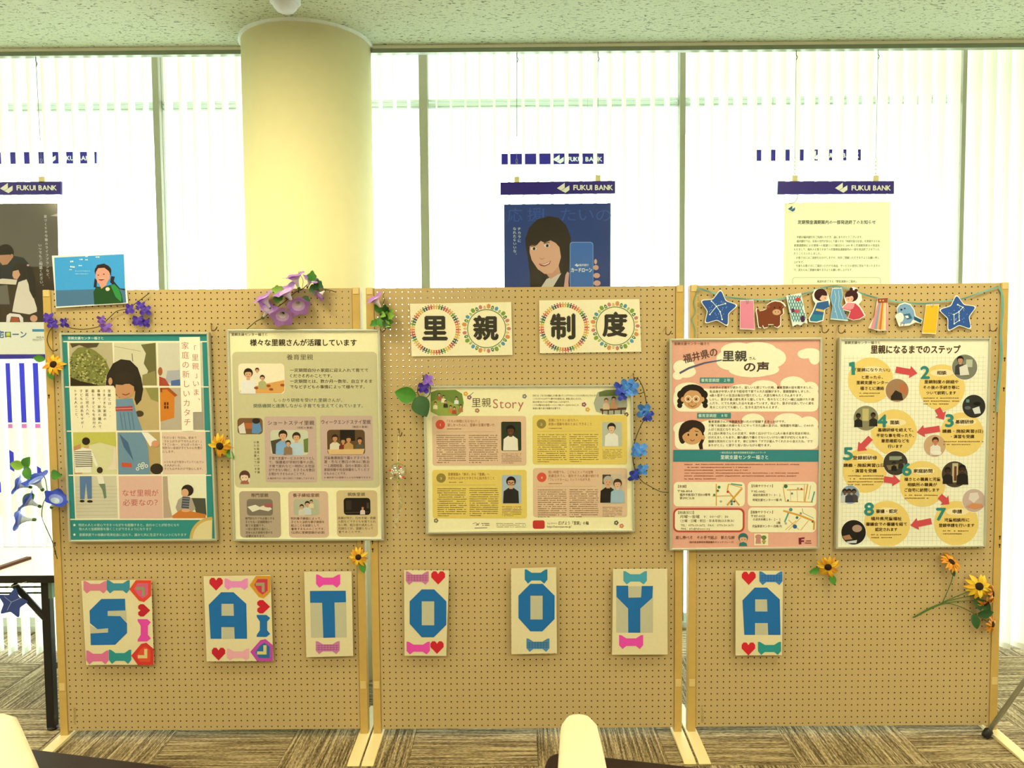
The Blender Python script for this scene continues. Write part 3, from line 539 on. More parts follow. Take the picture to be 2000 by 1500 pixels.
for bx, by, bx1, by1, c, cc, cx, cy, hd, hx, cols, ph in (
    (337, 330, 992, 676, 'deb88a', 'd8523a', 393, 390, (('「うちの仲間にならない？」', 440, 665, 367), ('寂しかった心に、里親の言葉が響いた', 443, 772, 393)), 421, ((366, 564, 466), (592, 788, 466)), (818, 370, 957, 573)),
    (1037, 324, 1696, 668, 'e3c45c', '94803a', 1098, 385, (('里親になりたいあなたへ', 1147, 1356, 360), ('家族の理解を得るためにできること', 1147, 1450, 387)), 417, ((1070, 1267, 461), (1294, 1490, 460)), (1522, 372, 1660, 543)),
    (338, 706, 996, 1045, 'e3c45c', '94803a', 398, 763, (('里親家庭の「実子」から「里親」へ', 447, 735, 737), ('大切なのはひとりひとりに向き合うこと', 447, 770, 764)), 793, ((372, 568, 838), (596, 792, 836)), (822, 742, 958, 941)),
    (1040, 693, 1696, 1036, 'deb88a', 'd8523a', 1100, 758, (('短い時間でも、こどもにとっては宝物', 1147, 1458, 722), ('佐藤吉夫さん・亜矢子さん夫妻が続ける', 1147, 1498, 748), ('「フレンドホーム」というつながり方', 1147, 1437, 774)), 802, ((1072, 1268, 846), (1294, 1490, 845)), (1522, 735, 1660, 945))):
    p.rr(bx, by, bx1, by1, 18, c, 1).part('story_panel')
    p.el(cx, cy, 33, 33, cc, 2, 28); nn = {330: 1, 324: 2, 706: 3, 693: 4}[by]; p.T(str(nn), cx-(2 if nn == 1 else 7), cx+(2 if nn == 1 else 7), cy+2, 24, 'e8b878', 3); p.part('number_badge')
    for s_, x0, x1, y in hd: p.T(s_, x0, x1, y, 23, '9a5a34', 2, bold=.008)
    p.greek(hd[0][1], hd[0][1]+95, hx, 14, 1, '9a6a3c'); p.line([(bx+28, hx+20), (bx+440, hx+18)], 1.5, 'b09058', 2); p.part('story_heading')
    for x0, x1, y in cols: p.greek(x0, x1, y, 14.5, 14, '7a5c38', 2, .42, .4)
    p.greek(ph[0]+2, ph[2]-2, ph[3]+22, 10.5, 7, '7a5c38', 2, .42, .6); p.part('story_text')
    x0, y0, x1, y1 = ph; xm = (x0+x1)/2; i = {330: 0, 324: 1, 706: 2, 693: 3}[by]
    p.rr(x0, y0, x1, y1, 10, ('2c3420', 'b8b898', 'a8b4b4', 'c8b890')[i], 2)
    if i == 3:
        p.rect(x0+2, y0+4, x0+60, y0+70, '4a3a28', 3); p.person(xm-28, y0+15, 185, 'b0a890', '241c16', 'd8a070', 4); p.person(xm+38, y0+35, 165, '4a2c1c', '9cb4b4', 'e0b084', 7)
    else: p.person(xm-4, y0+(25, 8, 12)[i], (y1-y0)-(28, 10, 14)[i], ('14100c', '2c2018', '1c1612')[i], ('e8dcb8', 'e4dcc0', '25221e')[i], ('5e3a20', 'e0b488', 'd8a474')[i], 3)
    if i == 2: p.ring(xm-18, y0+58, 13, 11, 3, '1c1612', 8, 14); p.ring(xm+12, y0+58, 13, 11, 3, '1c1612', 8, 14)
    p.part('portrait_photo')
p.rr(1038, 1058, 1121, 1117, 14, 'c8362c', 1).part('red_logo_badge')
p.T('ウェブサイト', 1138, 1206, 1080, 14, '5a4628', 1).T('広げよう「里親」の輪', 1216, 1428, 1077, 28, '4a3820', 1).T('https://satooyanowa.jp/', 1138, 1306, 1101, 21, '4a3820', 1).part('website_text')
p.line([(618, 1082), (640, 1075), (662, 1090), (640, 1092), (668, 1076)], 3, '8a7a50', 1); p.greek(680, 735, 1080, 12, 2, '6a5a38'); p.line([(632, 1112), (720, 1110)], 4, '5a4a30', 1); p.greek(785, 985, 1080, 12, 3, '7a6a44', 1, .4); p.part('footer_text')

# ---- 4: pink voices poster
p = framed('framed_poster', 'pink framed poster with clouds and two drawn faces of women', [(27, 105), (1022, 98), (1003, 1475), (27, 1485)], .0085, (1300, 630, 3.334), 'e6a684')
def cloud(pts, L=1):
    for x, y, rx, ry in pts: p.el(x, y, rx, ry, 'f5e9b8', L, 24)
cloud([(500, 235, 170, 75), (650, 230, 135, 75), (470, 180, 110, 50), (600, 175, 120, 48), (560, 310, 150, 46), (640, 305, 100, 40), (420, 250, 90, 60)]); p.part('cloud')
cloud([(940, 200, 68, 34), (970, 230, 36, 44), (905, 205, 46, 30)]); p.part('cloud'); cloud([(100, 290, 50, 45), (130, 320, 68, 40), (80, 345, 34, 28), (150, 280, 40, 35)]); p.part('cloud')
p.rr(60, 430, 996, 580, 40, 'f5e9b8', 1); cloud([(150, 440, 90, 50), (640, 420, 90, 45), (830, 405, 85, 55), (940, 430, 55, 45), (500, 440, 90, 40), (90, 500, 40, 70)]); p.part('cloud')
p.rr(60, 660, 996, 826, 40, 'f5e9b8', 1); cloud([(120, 690, 70, 45), (570, 640, 75, 48), (800, 640, 95, 50), (930, 660, 65, 50), (330, 670, 110, 40), (110, 790, 50, 36)]); p.part('cloud')
p.T('里親支援センター福さと', 56, 285, 138, 20, '6a4a34', 2).part('header_text')
p.T('福井県の', 112, 338, 214, 62, '5a4034', 3, bold=.015, rot=13); p.T('里親', 372, 528, 218, 74, '4a4438', 3, bold=.03); p.T('さん', 543, 588, 233, 24, '5a4034', 3); p.T('の声', 512, 672, 289, 68, '4a3430', 3, bold=.03); p.poly([(88, 324), (150, 290), (250, 258), (365, 240), (366, 247), (255, 268), (155, 302), (94, 336)], '5c5a6a', 3); p.part('title_text')
for x0, y0, s_ in ((224, 358, '養育里親歴　２年'), (206, 588, '養育里親歴　８年')):
    p.rect(x0, y0, x0+219, y0+36, '3b8476', 3).part('teal_label'); p.T(s_, x0+7, x0+198, y0+18, 24, 'd8e4c0', 4, bold=.01).part('label_text')
for i, s_ in enumerate(('わが子の子育てが終わり、寂しいと感じていた時、養育里親の話を聞きました。', '私自身が中学入学まで祖母宅で育てられた経験があり、里親登録をしました。', '4歳の里子との生活は毎日が慌ただしく、大変な時もたくさんあります。', 'しかし、里子が喜ぶ姿を見ると嬉しくなり、色々なところに一緒に出掛けたり遊', 'んだり、とても充実した日々を送っています。何より、里子が成長していく姿を', '見ることがとても嬉しく、生きる活力をもらえます。')): p.T(s_, 287, (958, 942, 892, 966, 965, 735)[i], 423+i*25.8, 19, '5a4028', 3)
p.part('body_text')
for i, s_ in enumerate(('養育里親さんの体験談を聞いたのが登録するきっかけです。', '子育て未経験の夫婦のもとにやってきた2歳の里子は、保育園を卒園し、小4のわ', 'んぱく坊主になりました。', '月１回の実母さんとの交流で、仲良く出かけていく2人の後ろ姿を見送る時は、', 'ほほえましくもあり、離れ離れで暮らさないといけない親子が切なくもあり。', '複雑な気持ちになります。夜には時々「ママが産んでくれたから会えたね、ママ', 'ありがとう」と里子と言い合いながら眠ります。')): p.T(s_, 278, (780, 965, 492, 942, 930, 957, 685)[i], 645+i*25.7, 19, '5a4028', 3)
p.part('body_text')
HB = '221812'; SK = 'd29a5e'
for x, y, r in ((97, 512, 22), (253, 512, 22), (105, 470, 30), (245, 470, 30), (92, 540, 17), (258, 540, 17)): p.el(x, y, r, r, HB, 2, 14)
p.el(175, 458, 82, 56, HB, 2); p.el(112, 500, 13, 16, SK, 3).el(240, 500, 13, 16, SK, 3); p.el(176, 500, 62, 62, SK, 3.5); p.poly([(112, 480), (118, 430), (175, 405), (235, 430), (240, 480), (215, 445), (160, 440), (130, 455)], HB, 4.5)
for x in (147, 199): p.ring(x, 497, 22, 22, 5, 'f0e6c0', 5, 20); p.el(x, 499, 6, 7, HB, 5, 8)
p.line([(168, 497), (178, 497)], 4, 'f0e6c0', 5).line([(172, 512), (168, 520), (176, 522)], 3, '6a3c20', 5).line([(160, 540), (175, 550), (192, 540)], 4, '5a2c18', 5).line([(150, 525), (155, 545)], 3, '6a3c20', 5).line([(200, 525), (196, 545)], 3, '6a3c20', 5); p.part('woman_face_drawing')
p.el(175, 692, 82, 58, '2e1c14', 2); p.el(110, 730, 26, 60, '2e1c14', 2); p.poly([(240, 700), (258, 750), (240, 790), (244, 825), (222, 826), (214, 795), (232, 760)], '2e1c14', 2); p.el(245, 748, 12, 15, SK, 3); p.el(174, 738, 66, 56, SK, 3.5); p.poly([(104, 745), (112, 680), (170, 645), (230, 670), (245, 720), (215, 685), (185, 680), (150, 705), (120, 725)], '2e1c14', 4.5)
p.el(148, 731, 6, 8, HB, 5, 8).el(202, 731, 6, 8, HB, 5, 8).el(128, 750, 10, 7, 'dc9060', 5, 10).el(220, 750, 10, 7, 'dc9060', 5, 10).line([(135, 712), (158, 706)], 4, HB, 5).line([(190, 706), (214, 710)], 4, HB, 5).line([(160, 762), (174, 772), (190, 762)], 4, '6a3020', 5); p.part('woman_face_drawing')
p.rect(50, 829, 998, 906, '33807a', 2).part('teal_banner'); p.T('一般社団法人 福井県里親養育支援ネットワーク', 352, 652, 847, 15, 'cfdcb8', 3).T('里親支援センター福さと', 358, 668, 877, 30, 'e4e8c8', 3, bold=.01).part('banner_text')
for i, x1 in enumerate((872, 552, 536, 865, 845, 330)): p.greek(122, x1, 924+i*18.8, 15, 1, '9a5a3c', 2, .45)
p.part('small_text')
for x0, y0, x1, y1 in ((52, 1038, 516, 1198), (534, 1036, 982, 1196), (536, 1204, 980, 1366)): p.rr(x0, y0, x1, y1, 28, 'f3e6b0', 2).part('address_panel')
p.rr(50, 1208, 514, 1365, 34, 'bc4434', 2); p.rr(60, 1220, 502, 1354, 26, 'f3e6b0', 3); p.part('hours_panel')
for s_, x0, x1, y, h in (('【本部】', 82, 134, 1067, 20), ('〒918-8104', 78, 172, 1098, 21), ('福井市板垣3丁目1333番地', 92, 291, 1121, 19), ('第2Mビル2B', 92, 188, 1143, 19), ('【丹南サテライト】', 560, 698, 1064, 20), ('〒915-0842', 556, 648, 1100, 21), ('越前市東久町７−３−１', 569, 748, 1123, 19), ('地域支援センター一陽 内', 566, 756, 1155, 19), ('【嶺南サテライト】', 556, 698, 1235, 20), ('〒917-0025', 556, 648, 1260, 21), ('小浜市木崎１４−１−１', 569, 748, 1282, 19), ('2階', 722, 748, 1304, 19), ('児童家庭センター 白梅 内', 564, 756, 1326, 19)): p.T(s_, x0, x1, y, h, '5a4028', 4); (p.part('address_text') if y in (1143, 1155, 1326) else None)
for s_, x0, x1, y, h, b in (('【相談窓口】', 82, 184, 1237, 20, .01), ('月曜〜金曜　9：00〜17：30', 94, 408, 1264, 23, .012), ('（土曜・日曜・祝日・年末年始はお休み）', 97, 446, 1291, 21, .012), ('TEL：0776-50-3672　FAX：0776-50-3673', 99, 441, 1320, 20, 0), ('MAIL：info@fukusato.org', 101, 288, 1342, 19, 0)): p.T(s_, x0, x1, y, h, '4a3020', 4, bold=b)
p.part('hours_text')
def mapp(lines, dots):
    for pts, t, c in lines: p.line(pts, t, c, 3)
    for x, y, r, c in dots: p.el(x, y, r, r, c, 4, 10)
    p.part('street_map')
OR = 'd89a3c'
mapp([([(330, 1050), (330, 1192)], 6, OR), ([(305, 1130), (440, 1128)], 5, OR), ([(410, 1050), (402, 1090), (480, 1190)], 8, OR), ([(498, 1080), (400, 1190)], 12, OR), ([(410, 1052), (500, 1075)], 5, OR), ([(425, 1050), (498, 1060)], 9, '5c9a84')], [(348, 1072, 10, '4a7a4c'), (340, 1095, 8, '4a7a4c'), (317, 1122, 8, '4a7a4c'), (405, 1102, 8, 'c83a2c'), (430, 1165, 9, '4a7a68'), (447, 1165, 7, '3a4a68'), (360, 1165, 8, 'b0a890'), (430, 1182, 8, '3a7a78')])
mapp([([(765, 1070), (780, 1165), (960, 1170)], 5, OR), ([(790, 1090), (900, 1088)], 6, OR), ([(925, 1055), (905, 1170)], 8, OR), ([(905, 1055), (900, 1160)], 4, OR), ([(945, 1060), (930, 1150)], 3, '8a8468'), ([(970, 1100), (950, 1172)], 9, '5c9a84'), ([(765, 1055), (930, 1052)], 3, 'b8a878'), ([(812, 1090), (815, 1168)], 3, 'b8a878'), ([(855, 1090), (860, 1168)], 3, 'b8a878')], [(782, 1066, 13, '3c6a3c'), (885, 1084, 7, 'c83a2c'), (823, 1113, 7, '4a7a68'), (862, 1080, 7, 'a8a488'), (797, 1158, 7, '4a7a68')])
mapp([([(766, 1225), (880, 1258), (968, 1295), (965, 1350)], 12, OR), ([(890, 1210), (895, 1240), (965, 1275)], 3, '6a6450'), ([(800, 1240), (775, 1300)], 10, '5c9a84'), ([(850, 1290), (780, 1350)], 4, OR), ([(880, 1270), (800, 1352)], 4, OR), ([(930, 1290), (880, 1352)], 4, OR), ([(800, 1285), (870, 1350)], 4, OR)], [(815, 1218, 12, '4a8a78'), (880, 1243, 8, '8a8a78'), (856, 1270, 9, '3a6a68'), (957, 1297, 7, '5a5a4a'), (783, 1308, 8, 'b0a888'), (842, 1328, 14, '2c6484')])
p.T('差し伸べる　その手で結ぶ　新たな絆', 66, 450, 1400, 25, '6a3428', 3).T('（福井県里親啓発標語優秀キャッチフレーズ）', 152, 444, 1430, 15, '6a3428', 3).part('slogan_text')
p.el(505, 1400, 32, 30, '3c6a60', 3); p.el(506, 1412, 24, 20, 'dca878', 4); p.poly([(478, 1402), (485, 1380), (525, 1378), (536, 1402), (505, 1396)], '3c6a60', 5); p.poly([(478, 1456), (482, 1436), (506, 1428), (528, 1438), (532, 1456)], '2f7468', 4); p.el(472, 1430, 7, 14, 'dca878', 5); p.el(497, 1413, 3, 3, HB, 5, 6).el(516, 1413, 3, 3, HB, 5, 6); p.part('boy_drawing')
p.rect(577, 1374, 668, 1451, 'eee0a8', 3); p.el(605, 1395, 22, 16, 'c88470', 4); p.poly([(590, 1400), (618, 1400), (622, 1440), (585, 1440)], 'c88470', 4); p.el(640, 1400, 17, 14, '6a8440', 4); p.rect(634, 1410, 646, 1440, '7a5434', 4); p.el(640, 1425, 14, 10, 'b8a048', 4); p.part('emblem')
p.poly([(866, 1402), (905, 1398), (905, 1408), (884, 1410), (884, 1418), (902, 1418), (902, 1428), (884, 1428), (884, 1444), (868, 1444)], '7a2430', 3); p.greek(908, 942, 1422, 14, 2, '7a3434', 3, .5); p.part('emblem')

# ---- 5: steps poster
p = framed('framed_poster', 'cream grid-paper framed poster of eight numbered yellow circles joined by red arrows', [(66, 100), (1055, 97), (1020, 1462), (42, 1474)], .0085, (1620, 630, 3.332), 'f2e9bc')
for i in range(46): y = 232+i*26.4; p.line([(92-(y-120)*.01, y), (1020-(y-120)*.022, y-3)], 1.6, 'c8c49a', .5)
for i in range(34): x = 100+i*27.3; p.line([(x, 215), (x-22-i*.4, 1448)], 1.6, 'c8c49a', .6)
p.part('grid_lines')
p.T('里親支援センター福さと', 98, 330, 131, 20, DK).part('header_text'); p.T('里親になるまでのステップ', 270, 852, 175, 58, '4a301c', 2, bold=.03).part('title_text')
GD = 'e9c668'
steps = [((268, 375, 148), '1', (128, 165), 298, (('「里親になりたい!」', 168, 392, 308, 25, 1), ('と思ったら、', 210, 348, 356, 24, 1), ('里親支援センター', 176, 382, 391, 25, 1), ('福さとに連絡', 200, 355, 428, 25, 1)), (('gk', 195, 330, 460, 2),)),
 ((732, 422, 150), '2', (596, 650), 322, (('相談', 700, 762, 327, 28, 1), ('里親制度の詳細や', 618, 840, 386, 25, 1), ('その後の手続き等に', 610, 845, 422, 25, 1), ('ついて説明します', 630, 824, 458, 25, 1)), (('gk', 612, 845, 492, 3),)),
 ((862, 728, 143), '3', (757, 806), 635, (('基礎研修', 820, 940, 646, 27, 1), ('講義・施設実習(1日)', 735, 1000, 707, 25, 1), ('・演習を受講', 790, 942, 742, 25, 1)), (('gk', 742, 995, 775, 2),)),
 ((420, 715, 150), '4', (313, 373), 637, (('面談', 395, 455, 650, 28, 1), ('基礎研修を終えて、', 315, 545, 699, 25, 1), ('不安な事を伺ったり、', 306, 550, 735, 25, 1), ('意思確認などを', 338, 520, 770, 25, 1), ('行います', 380, 475, 806, 25, 1)), ()),
 ((230, 962, 145), '5', (93, 150), 850, (('登録前研修', 152, 310, 880, 27, 1), ('講義・施設実習(2日)', 92, 368, 929, 25, 1), ('・演習を受講', 150, 307, 965, 25, 1)), (('gk', 120, 348, 998, 4),)),
 ((605, 1050, 150), '6', (476, 532), 952, (('家庭訪問', 548, 670, 966, 27, 1), ('福さとの職員と児童', 487, 722, 1020, 25, 1), ('相談所の職員が', 508, 700, 1055, 25, 1), ('ご自宅に訪問します', 488, 716, 1090, 25, 1)), (('gk', 490, 705, 1124, 2),)),
 ((825, 1306, 145), '7', (697, 755), 1244, (('申請', 802, 862, 1230, 28, 1), ('児童相談所に', 748, 910, 1285, 25, 1), ('登録申請を行います', 712, 943, 1320, 25, 1)), (('gk', 738, 902, 1356, 2),)),
 ((375, 1310, 150), '8', (229, 287), 1211, (('審議・認定', 303, 443, 1228, 27, 1), ('福井県児童福祉', 270, 470, 1276, 25, 1), ('審議会での審議を経て', 238, 504, 1312, 25, 1), ('認定されます', 298, 442, 1347, 25, 1)), (('gk', 272, 460, 1381, 2),))]
ph = [(880, 290, 82, '7a7a60'), (440, 441, 75, 'a07a50'), (940, 545, 75, '2a2824'), (238, 622, 81, '8a8258'), (685, 802, 72, 'c8a070'), (430, 915, 79, '3a342a'), (815, 988, 85, '4a3c28'), (940, 1158, 75, 'c4a890'), (135, 1120, 60, '8a9aa0'), (157, 1365, 80, '1a1612')]
for i, (x, y, r, c) in enumerate(ph):
    p.el(x, y, r+3, r+3, 'f2e9c8', 1.5, 32).el(x, y, r, r, c, 2, 32)
    if i == 0: p.person(x-28, y-72, 120, '1c1612', '3a3a34', 'c89068', 3); p.poly([(845, 290), (895, 270), (910, 340), (850, 345)], 'dcd4b8', 8); p.rect(890, 240, 930, 290, 'b8b894', 3)
    elif i == 1: p.poly([(400, 480), (430, 440), (470, 460), (480, 505), (400, 505)], '2c2418', 3); p.poly([(455, 400), (500, 400), (505, 470), (460, 450)], 'b86a3a', 3)
    elif i == 2: p.rect(890, 500, 910, 520, '5a8a70', 3); p.poly([(930, 560), (975, 545), (985, 590), (945, 595)], 'd8d4c0', 3); p.el(900, 555, 20, 12, '5a5a54', 3); p.el(960, 528, 24, 12, '0e0c0a', 4)
    elif i == 3: p.rect(215, 560, 255, 640, 'c0b06a', 3); p.person(188, 590, 90, '14100c', '1c1a18', '3a2818', 4); p.person(285, 585, 90, '14100c', '26221c', '4a3420', 4)
    elif i == 4: p.person(690, 745, 118, '2c1c12', 'e4d8bc', 'c87c54', 3); p.el(695, 848, 36, 14, 'e8e0c4', 8)
    elif i == 5: p.rect(390, 870, 470, 895, '8a9070', 3); p.poly([(370, 930), (490, 915), (495, 945), (385, 960)], '7a6a48', 3); p.person(420, 905, 60, '0e0c0a', '14120e', '4a3420', 4); p.person(465, 890, 60, '0e0c0a', '2a2620', '4a3420', 4)
    elif i == 6: p.rect(800, 915, 835, 1040, 'c0ae80', 3); p.rect(812, 935, 826, 1030, '6a3418', 4); p.person(865, 925, 130, '0e0c0a', '1a1612', '3a2818', 4); p.person(770, 940, 110, '0e0c0a', '1e1a16', '3a2818', 4)
    elif i == 7: p.poly([(915, 1110), (965, 1105), (975, 1140), (940, 1175), (905, 1150)], 'dccab0', 3); p.poly([(885, 1200), (930, 1175), (990, 1180), (1005, 1200), (950, 1215)], 'd08a54', 4)
    elif i == 8:
        for q, cc in ((100, 'c8c4b0'), (128, '3a3a40'), (160, '4a4440')): p.person(q, 1082, 88, '1c1612', cc, '6a4a34', 3)
    else: p.el(180, 1340, 32, 24, 'b08c70', 3); p.poly([(85, 1390), (130, 1380), (150, 1410), (100, 1415)], 'a87850', 3); p.poly([(110, 1425), (180, 1415), (175, 1435), (120, 1436)], 'c8c8b8', 3)
    p.part('round_photo')
for (cx, cy, r), n, (nx0, nx1), ny, tx, gk in steps:
    p.el(cx, cy, r, r, GD, 1, 40).el(tx[0][1]/2+tx[0][2]/2, tx[0][3], 75, 24, 'efd99a', 1.3, 24).part('step_circle')
    if n == '1': p.poly([(128, 262), (150, 256), (165, 256), (167, 340), (144, 340), (143, 284), (129, 284)], '2c8272', 4)
    else: p.T(n, nx0, nx1, ny, 112, '2c8272', 4, bold=.035, res=4)
    p.part('step_number')
    for i, (s_, x0, x1, y, h, b) in enumerate(tx): p.T(s_, x0, x1, y, h, '42280f', 3, bold=.026); (p.part('step_heading') if i == 0 else None)
    for _, x0, x1, y, k in gk: p.greek(x0, x1, y, 19, k, '8a6a34', 3, .4, .7)
    p.part('step_text')
def arrow(x0, y0, x1, y1, w=40):
    d = math.hypot(x1-x0, y1-y0); ux, uy = (x1-x0)/d, (y1-y0)/d; h = min(50, d*.5)
    q = [(0, -w/2), (d-h, -w/2), (d-h, -w), (d, 0), (d-h, w), (d-h, w/2), (0, w/2)]
    p.poly([(x0+a*ux-b*uy, y0+a*uy+b*ux) for a, b in q], 'cf4a48', 4).part('arrow')
for a in ((432, 306, 573, 330), (703, 560, 745, 632), (718, 690, 568, 714), (268, 750, 183, 838), (355, 1020, 462, 1033), (718, 1130, 780, 1182), (664, 1292, 527, 1320)): arrow(*a)
# ================================================================== ringed kanji sheets in clear sleeves
def kanji_sheet(label, quad, sleeve, c1, k1, kx1, ky1, c2, k2, kx2, ky2):
    f = lambda Q: [(780+x/3.846, 560+y/3.846) for x, y in Q]
    q = at(*np.array(f(quad)).T, -.006); t = thing('kanji_sheet', (q[:, 0].mean(), -.004, q[:, 2].min()), label, 'sign', 'ringed kanji sheets')
    mb = MB(); plate(mb, f(quad), -.006, -.004, ink('f8e8b0')); mb.build('paper', t)
    p = Print(t, -.006, 780, 560, 3.846)
    cols = ['c8503c', 'd87a3c', 'dca040', 'e0b448', '5c8c3c', '2c5440', '24404c', 'b03c40']
    n = 54
    for i in range(n):
        a = 2*math.pi*i/n; cx, cy, r = c1[0]+c1[2]*math.cos(a), c1[1]+c1[3]*math.sin(a), 15; c = cols[(i*5//4) % 8]; ux, uy = math.cos(a), math.sin(a); vx, vy = -uy, ux
        pt = lambda u, v: (cx+ux*u+vx*v, cy+uy*u+vy*v)
        p.poly([pt(7, -10), pt(7, 10), pt(1, 10.5), pt(0, 6), pt(-18, 6.5), pt(-18, -6.5), pt(0, -6), pt(1, -10.5)], c, 1); x, y = pt(14, 0); p.el(x, y, 5.5, 5.5, c, 1, 8)
        p.part('ring_figure') if i == n-1 else None
    p.ring(c2[0], c2[1], c2[2], c2[2], 6, '3c7434', 1, 48).part('green_ring')
    hc = ['c87868', '3c7a34', '7a9c34', 'e0a048', '4a90a4', '2c6c3c', 'd88c48', '88a83c']
    for i in range(34):
        a = 2*math.pi*i/34; ux, uy = math.cos(a), math.sin(a); vx, vy = -uy, ux; big = (27, 17, 31, 22)[i % 4]; R = c2[2]+3
        pt = lambda u, v: (c2[0]+ux*(R+u)+vx*v, c2[1]+uy*(R+u)+vy*v); c = hc[(i*3) % 8]; w_ = big*.45
        if i % 2: p.poly([pt(1, -w_), pt(big, -w_), pt(big+10, 0), pt(big, w_), pt(1, w_)], c, 1); p.poly([pt(big*.35, -w_*.4), pt(big*.8, -w_*.4), pt(big*.8, w_*.4), pt(big*.35, w_*.4)], 'f0dca0', 2)
        else: p.poly([pt(0, -2), pt(4, -2), pt(8, -w_), pt(big, -w_), pt(big+9, 0), pt(big, w_), pt(8, w_), pt(4, 2), pt(0, 2)], c, 1)
    p.part('ring_houses_and_trees')
    for k, x, y, h in ((k1, kx1, ky1, 200), (k2, kx2, ky2, 192)):
        v, _ = glyph(k, 4); p.T(k, x+(v[:, 0].min()-.5)*h, x+(v[:, 0].max()-.5)*h, y, h, '1c150a', 2, bold=.036, res=4).part('kanji')
    sl = at(*np.array(f(sleeve)).T, -.010); MB().add(sl, [(0, 1, 2, 3)], VINYL).build('clear_sleeve', t)
kanji_sheet('cream sheet reading 里親, its two characters ringed by people and houses', [(80, 128), (840, 115), (850, 513), (92, 523)], [(58, 40), (868, 28), (880, 600), (80, 612)], (270, 322, 172, 172), '里', 266, 312, (655, 315, 146), '親', 648, 310)
kanji_sheet('cream sheet reading 制度, right of the 里親 sheet', [(1050, 103), (1803, 93), (1817, 488), (1055, 500)], [(1045, 20), (1850, 10), (1852, 556), (1048, 572)], (1238, 305, 170, 170), '制', 1230, 300, (1622, 295, 146), '度', 1620, 285)
# ================================================================== blue photo card over the left board
def pcard(name, label, cat, quad, Y, c, th=.0015, group=None, o=(0, 0, 1)):
    f = [(o[0]+x/o[2], o[1]+y/o[2]) for x, y in quad]; q = at(*np.array(f).T, Y); t = thing(name, (q[:, 0].mean(), Y, q[:, 2].min()), label, cat, group)
    mb = MB(); plate(mb, f, Y, Y+th, ink(c)); mb.build('paper', t); return Print(t, Y, *o)
p = pcard('photo_card', 'blue photo card of a laughing girl in green, propped on the left board', 'card', [(422, 664), (1007, 650), (1042, 1052), (455, 1090)], -.012, 'eee8d4', .003, None, (0, 340, 4.167))
p.poly([(441, 680), (1007, 652), (1018, 940), (452, 948)], '3f9bd0', 1); p.poly([(452, 946), (1018, 930), (1027, 1046), (458, 1078)], '4a7288', 1.5); p.part('sky_and_sea_print')
p.poly([(768, 1062), (760, 960), (785, 915), (840, 920), (920, 895), (965, 925), (990, 980), (1003, 1048)], '1e4a20', 3); p.poly([(900, 905), (930, 895), (965, 930), (990, 1000), (985, 1040), (940, 1000)], '2f8a3c', 4); p.el(838, 790, 68, 58, '32201a', 3); p.poly([(770, 850), (762, 920), (785, 925), (790, 860)], '22202a', 3); p.poly([(905, 830), (935, 835), (925, 870), (975, 930), (1018, 935), (1015, 946), (950, 930), (895, 880)], '22202a', 3)
p.poly([(780, 800), (800, 760), (860, 758), (895, 800), (893, 850), (865, 895), (830, 915), (795, 885), (778, 840)], 'dc9878', 5); p.poly([(770, 800), (790, 740), (850, 728), (900, 775), (905, 830), (885, 790), (850, 762), (800, 765)], '2c1c18', 6); p.poly([(800, 848), (840, 846), (850, 858), (825, 870), (805, 862)], 'a04038', 6); p.line([(803, 851), (845, 850)], 5, 'f0e4d4', 7); p.el(800, 822, 7, 4, '281814', 6, 8).el(845, 815, 8, 4, '281814', 6, 8); p.poly([(805, 890), (850, 870), (870, 900), (825, 935)], 'dc9878', 4.5); p.el(876, 936, 18, 16, 'e8d8a8', 6, 10); p.part('girl_print')
for x, y, h in ((585, 712, 34), (585, 755, 34), (655, 695, 26), (650, 745, 26), (705, 672, 26), (703, 698, 24), (790, 675, 28), (572, 778, 20)): p.greek(x-h*.4, x+h*.4, y, h*.7, 1, 'dcecf0', 3, .6)
p.greek(612, 735, 790, 22, 2, '8cc4e0', 3, .4); p.part('white_lettering')
# ================================================================== letter cards
BLUE = '1f6ca0'
def bow(p, x0, y0, x1, y1, c, L=2, rot=False, check=None):
    q = [(0, 0), (.1, .02), (.3, .24), (.7, .24), (.9, .02), (1, 0), (1, .72), (.86, 1), (.7, .78), (.3, .78), (.14, 1), (0, .72)]
    if rot: q = [(y, x) for x, y in q]
    p.poly([(x0+(x1-x0)*x, y0+(y1-y0)*y) for x, y in q], c, L)
    if check:
        for i in range(1, 8): x = x0+(x1-x0)*i/8; p.line([(x, y0+(y1-y0)*.26), (x, y0+(y1-y0)*.74)], 3, check, L+1)
        for i in range(3): y = y0+(y1-y0)*(.33+.16*i); p.line([(x0+4, y), (x1-4, y)], 3, check, L+1)
    p.part('paper_bow')
def corner_heart(p, x0, y0, x1, y1, outer, inner, chev, up=True):
    w_, h_ = x1-x0, y1-y0; q = [(0, .42), (.30, 0), (1, 0), (1, .72), (.68, 1), (.45, .95)]
    q2 = [(.22, .40), (.38, .14), (.86, .14), (.86, .66), (.62, .84), (.42, .70)]
    q3 = [(.30, .30), (.72, .30), (.72, .72), (.58, .72), (.58, .44), (.30, .44)]
    fl = (lambda y: y) if up else (lambda y: 1-y)
    for qq, c, L in ((q, outer, 2), (q2, inner, 3), (q3, chev, 4)): p.poly([(x0+w_*x, y0+h_*fl(y)) for x, y in qq], c, L)
    p.part('paper_heart')
def heart(p, *a, **k): p.heart(*a, **k).part('paper_heart')
CB = 'e9d69a'; GREY = 'c6bd90'; LG = 'paper letter cards along the lower boards'
oA = (130, 1080, 3.39); oB = (760, 1080, 3.571); oC = (1400, 1060, 3.333); YC = -.022
p = pcard('letter_card', 'paper letter card with a blue S, red corner hearts and pink bows', 'letter card', [(98, 184), (560, 178), (578, 740), (130, 742)], YC, CB, .002, LG, oA)
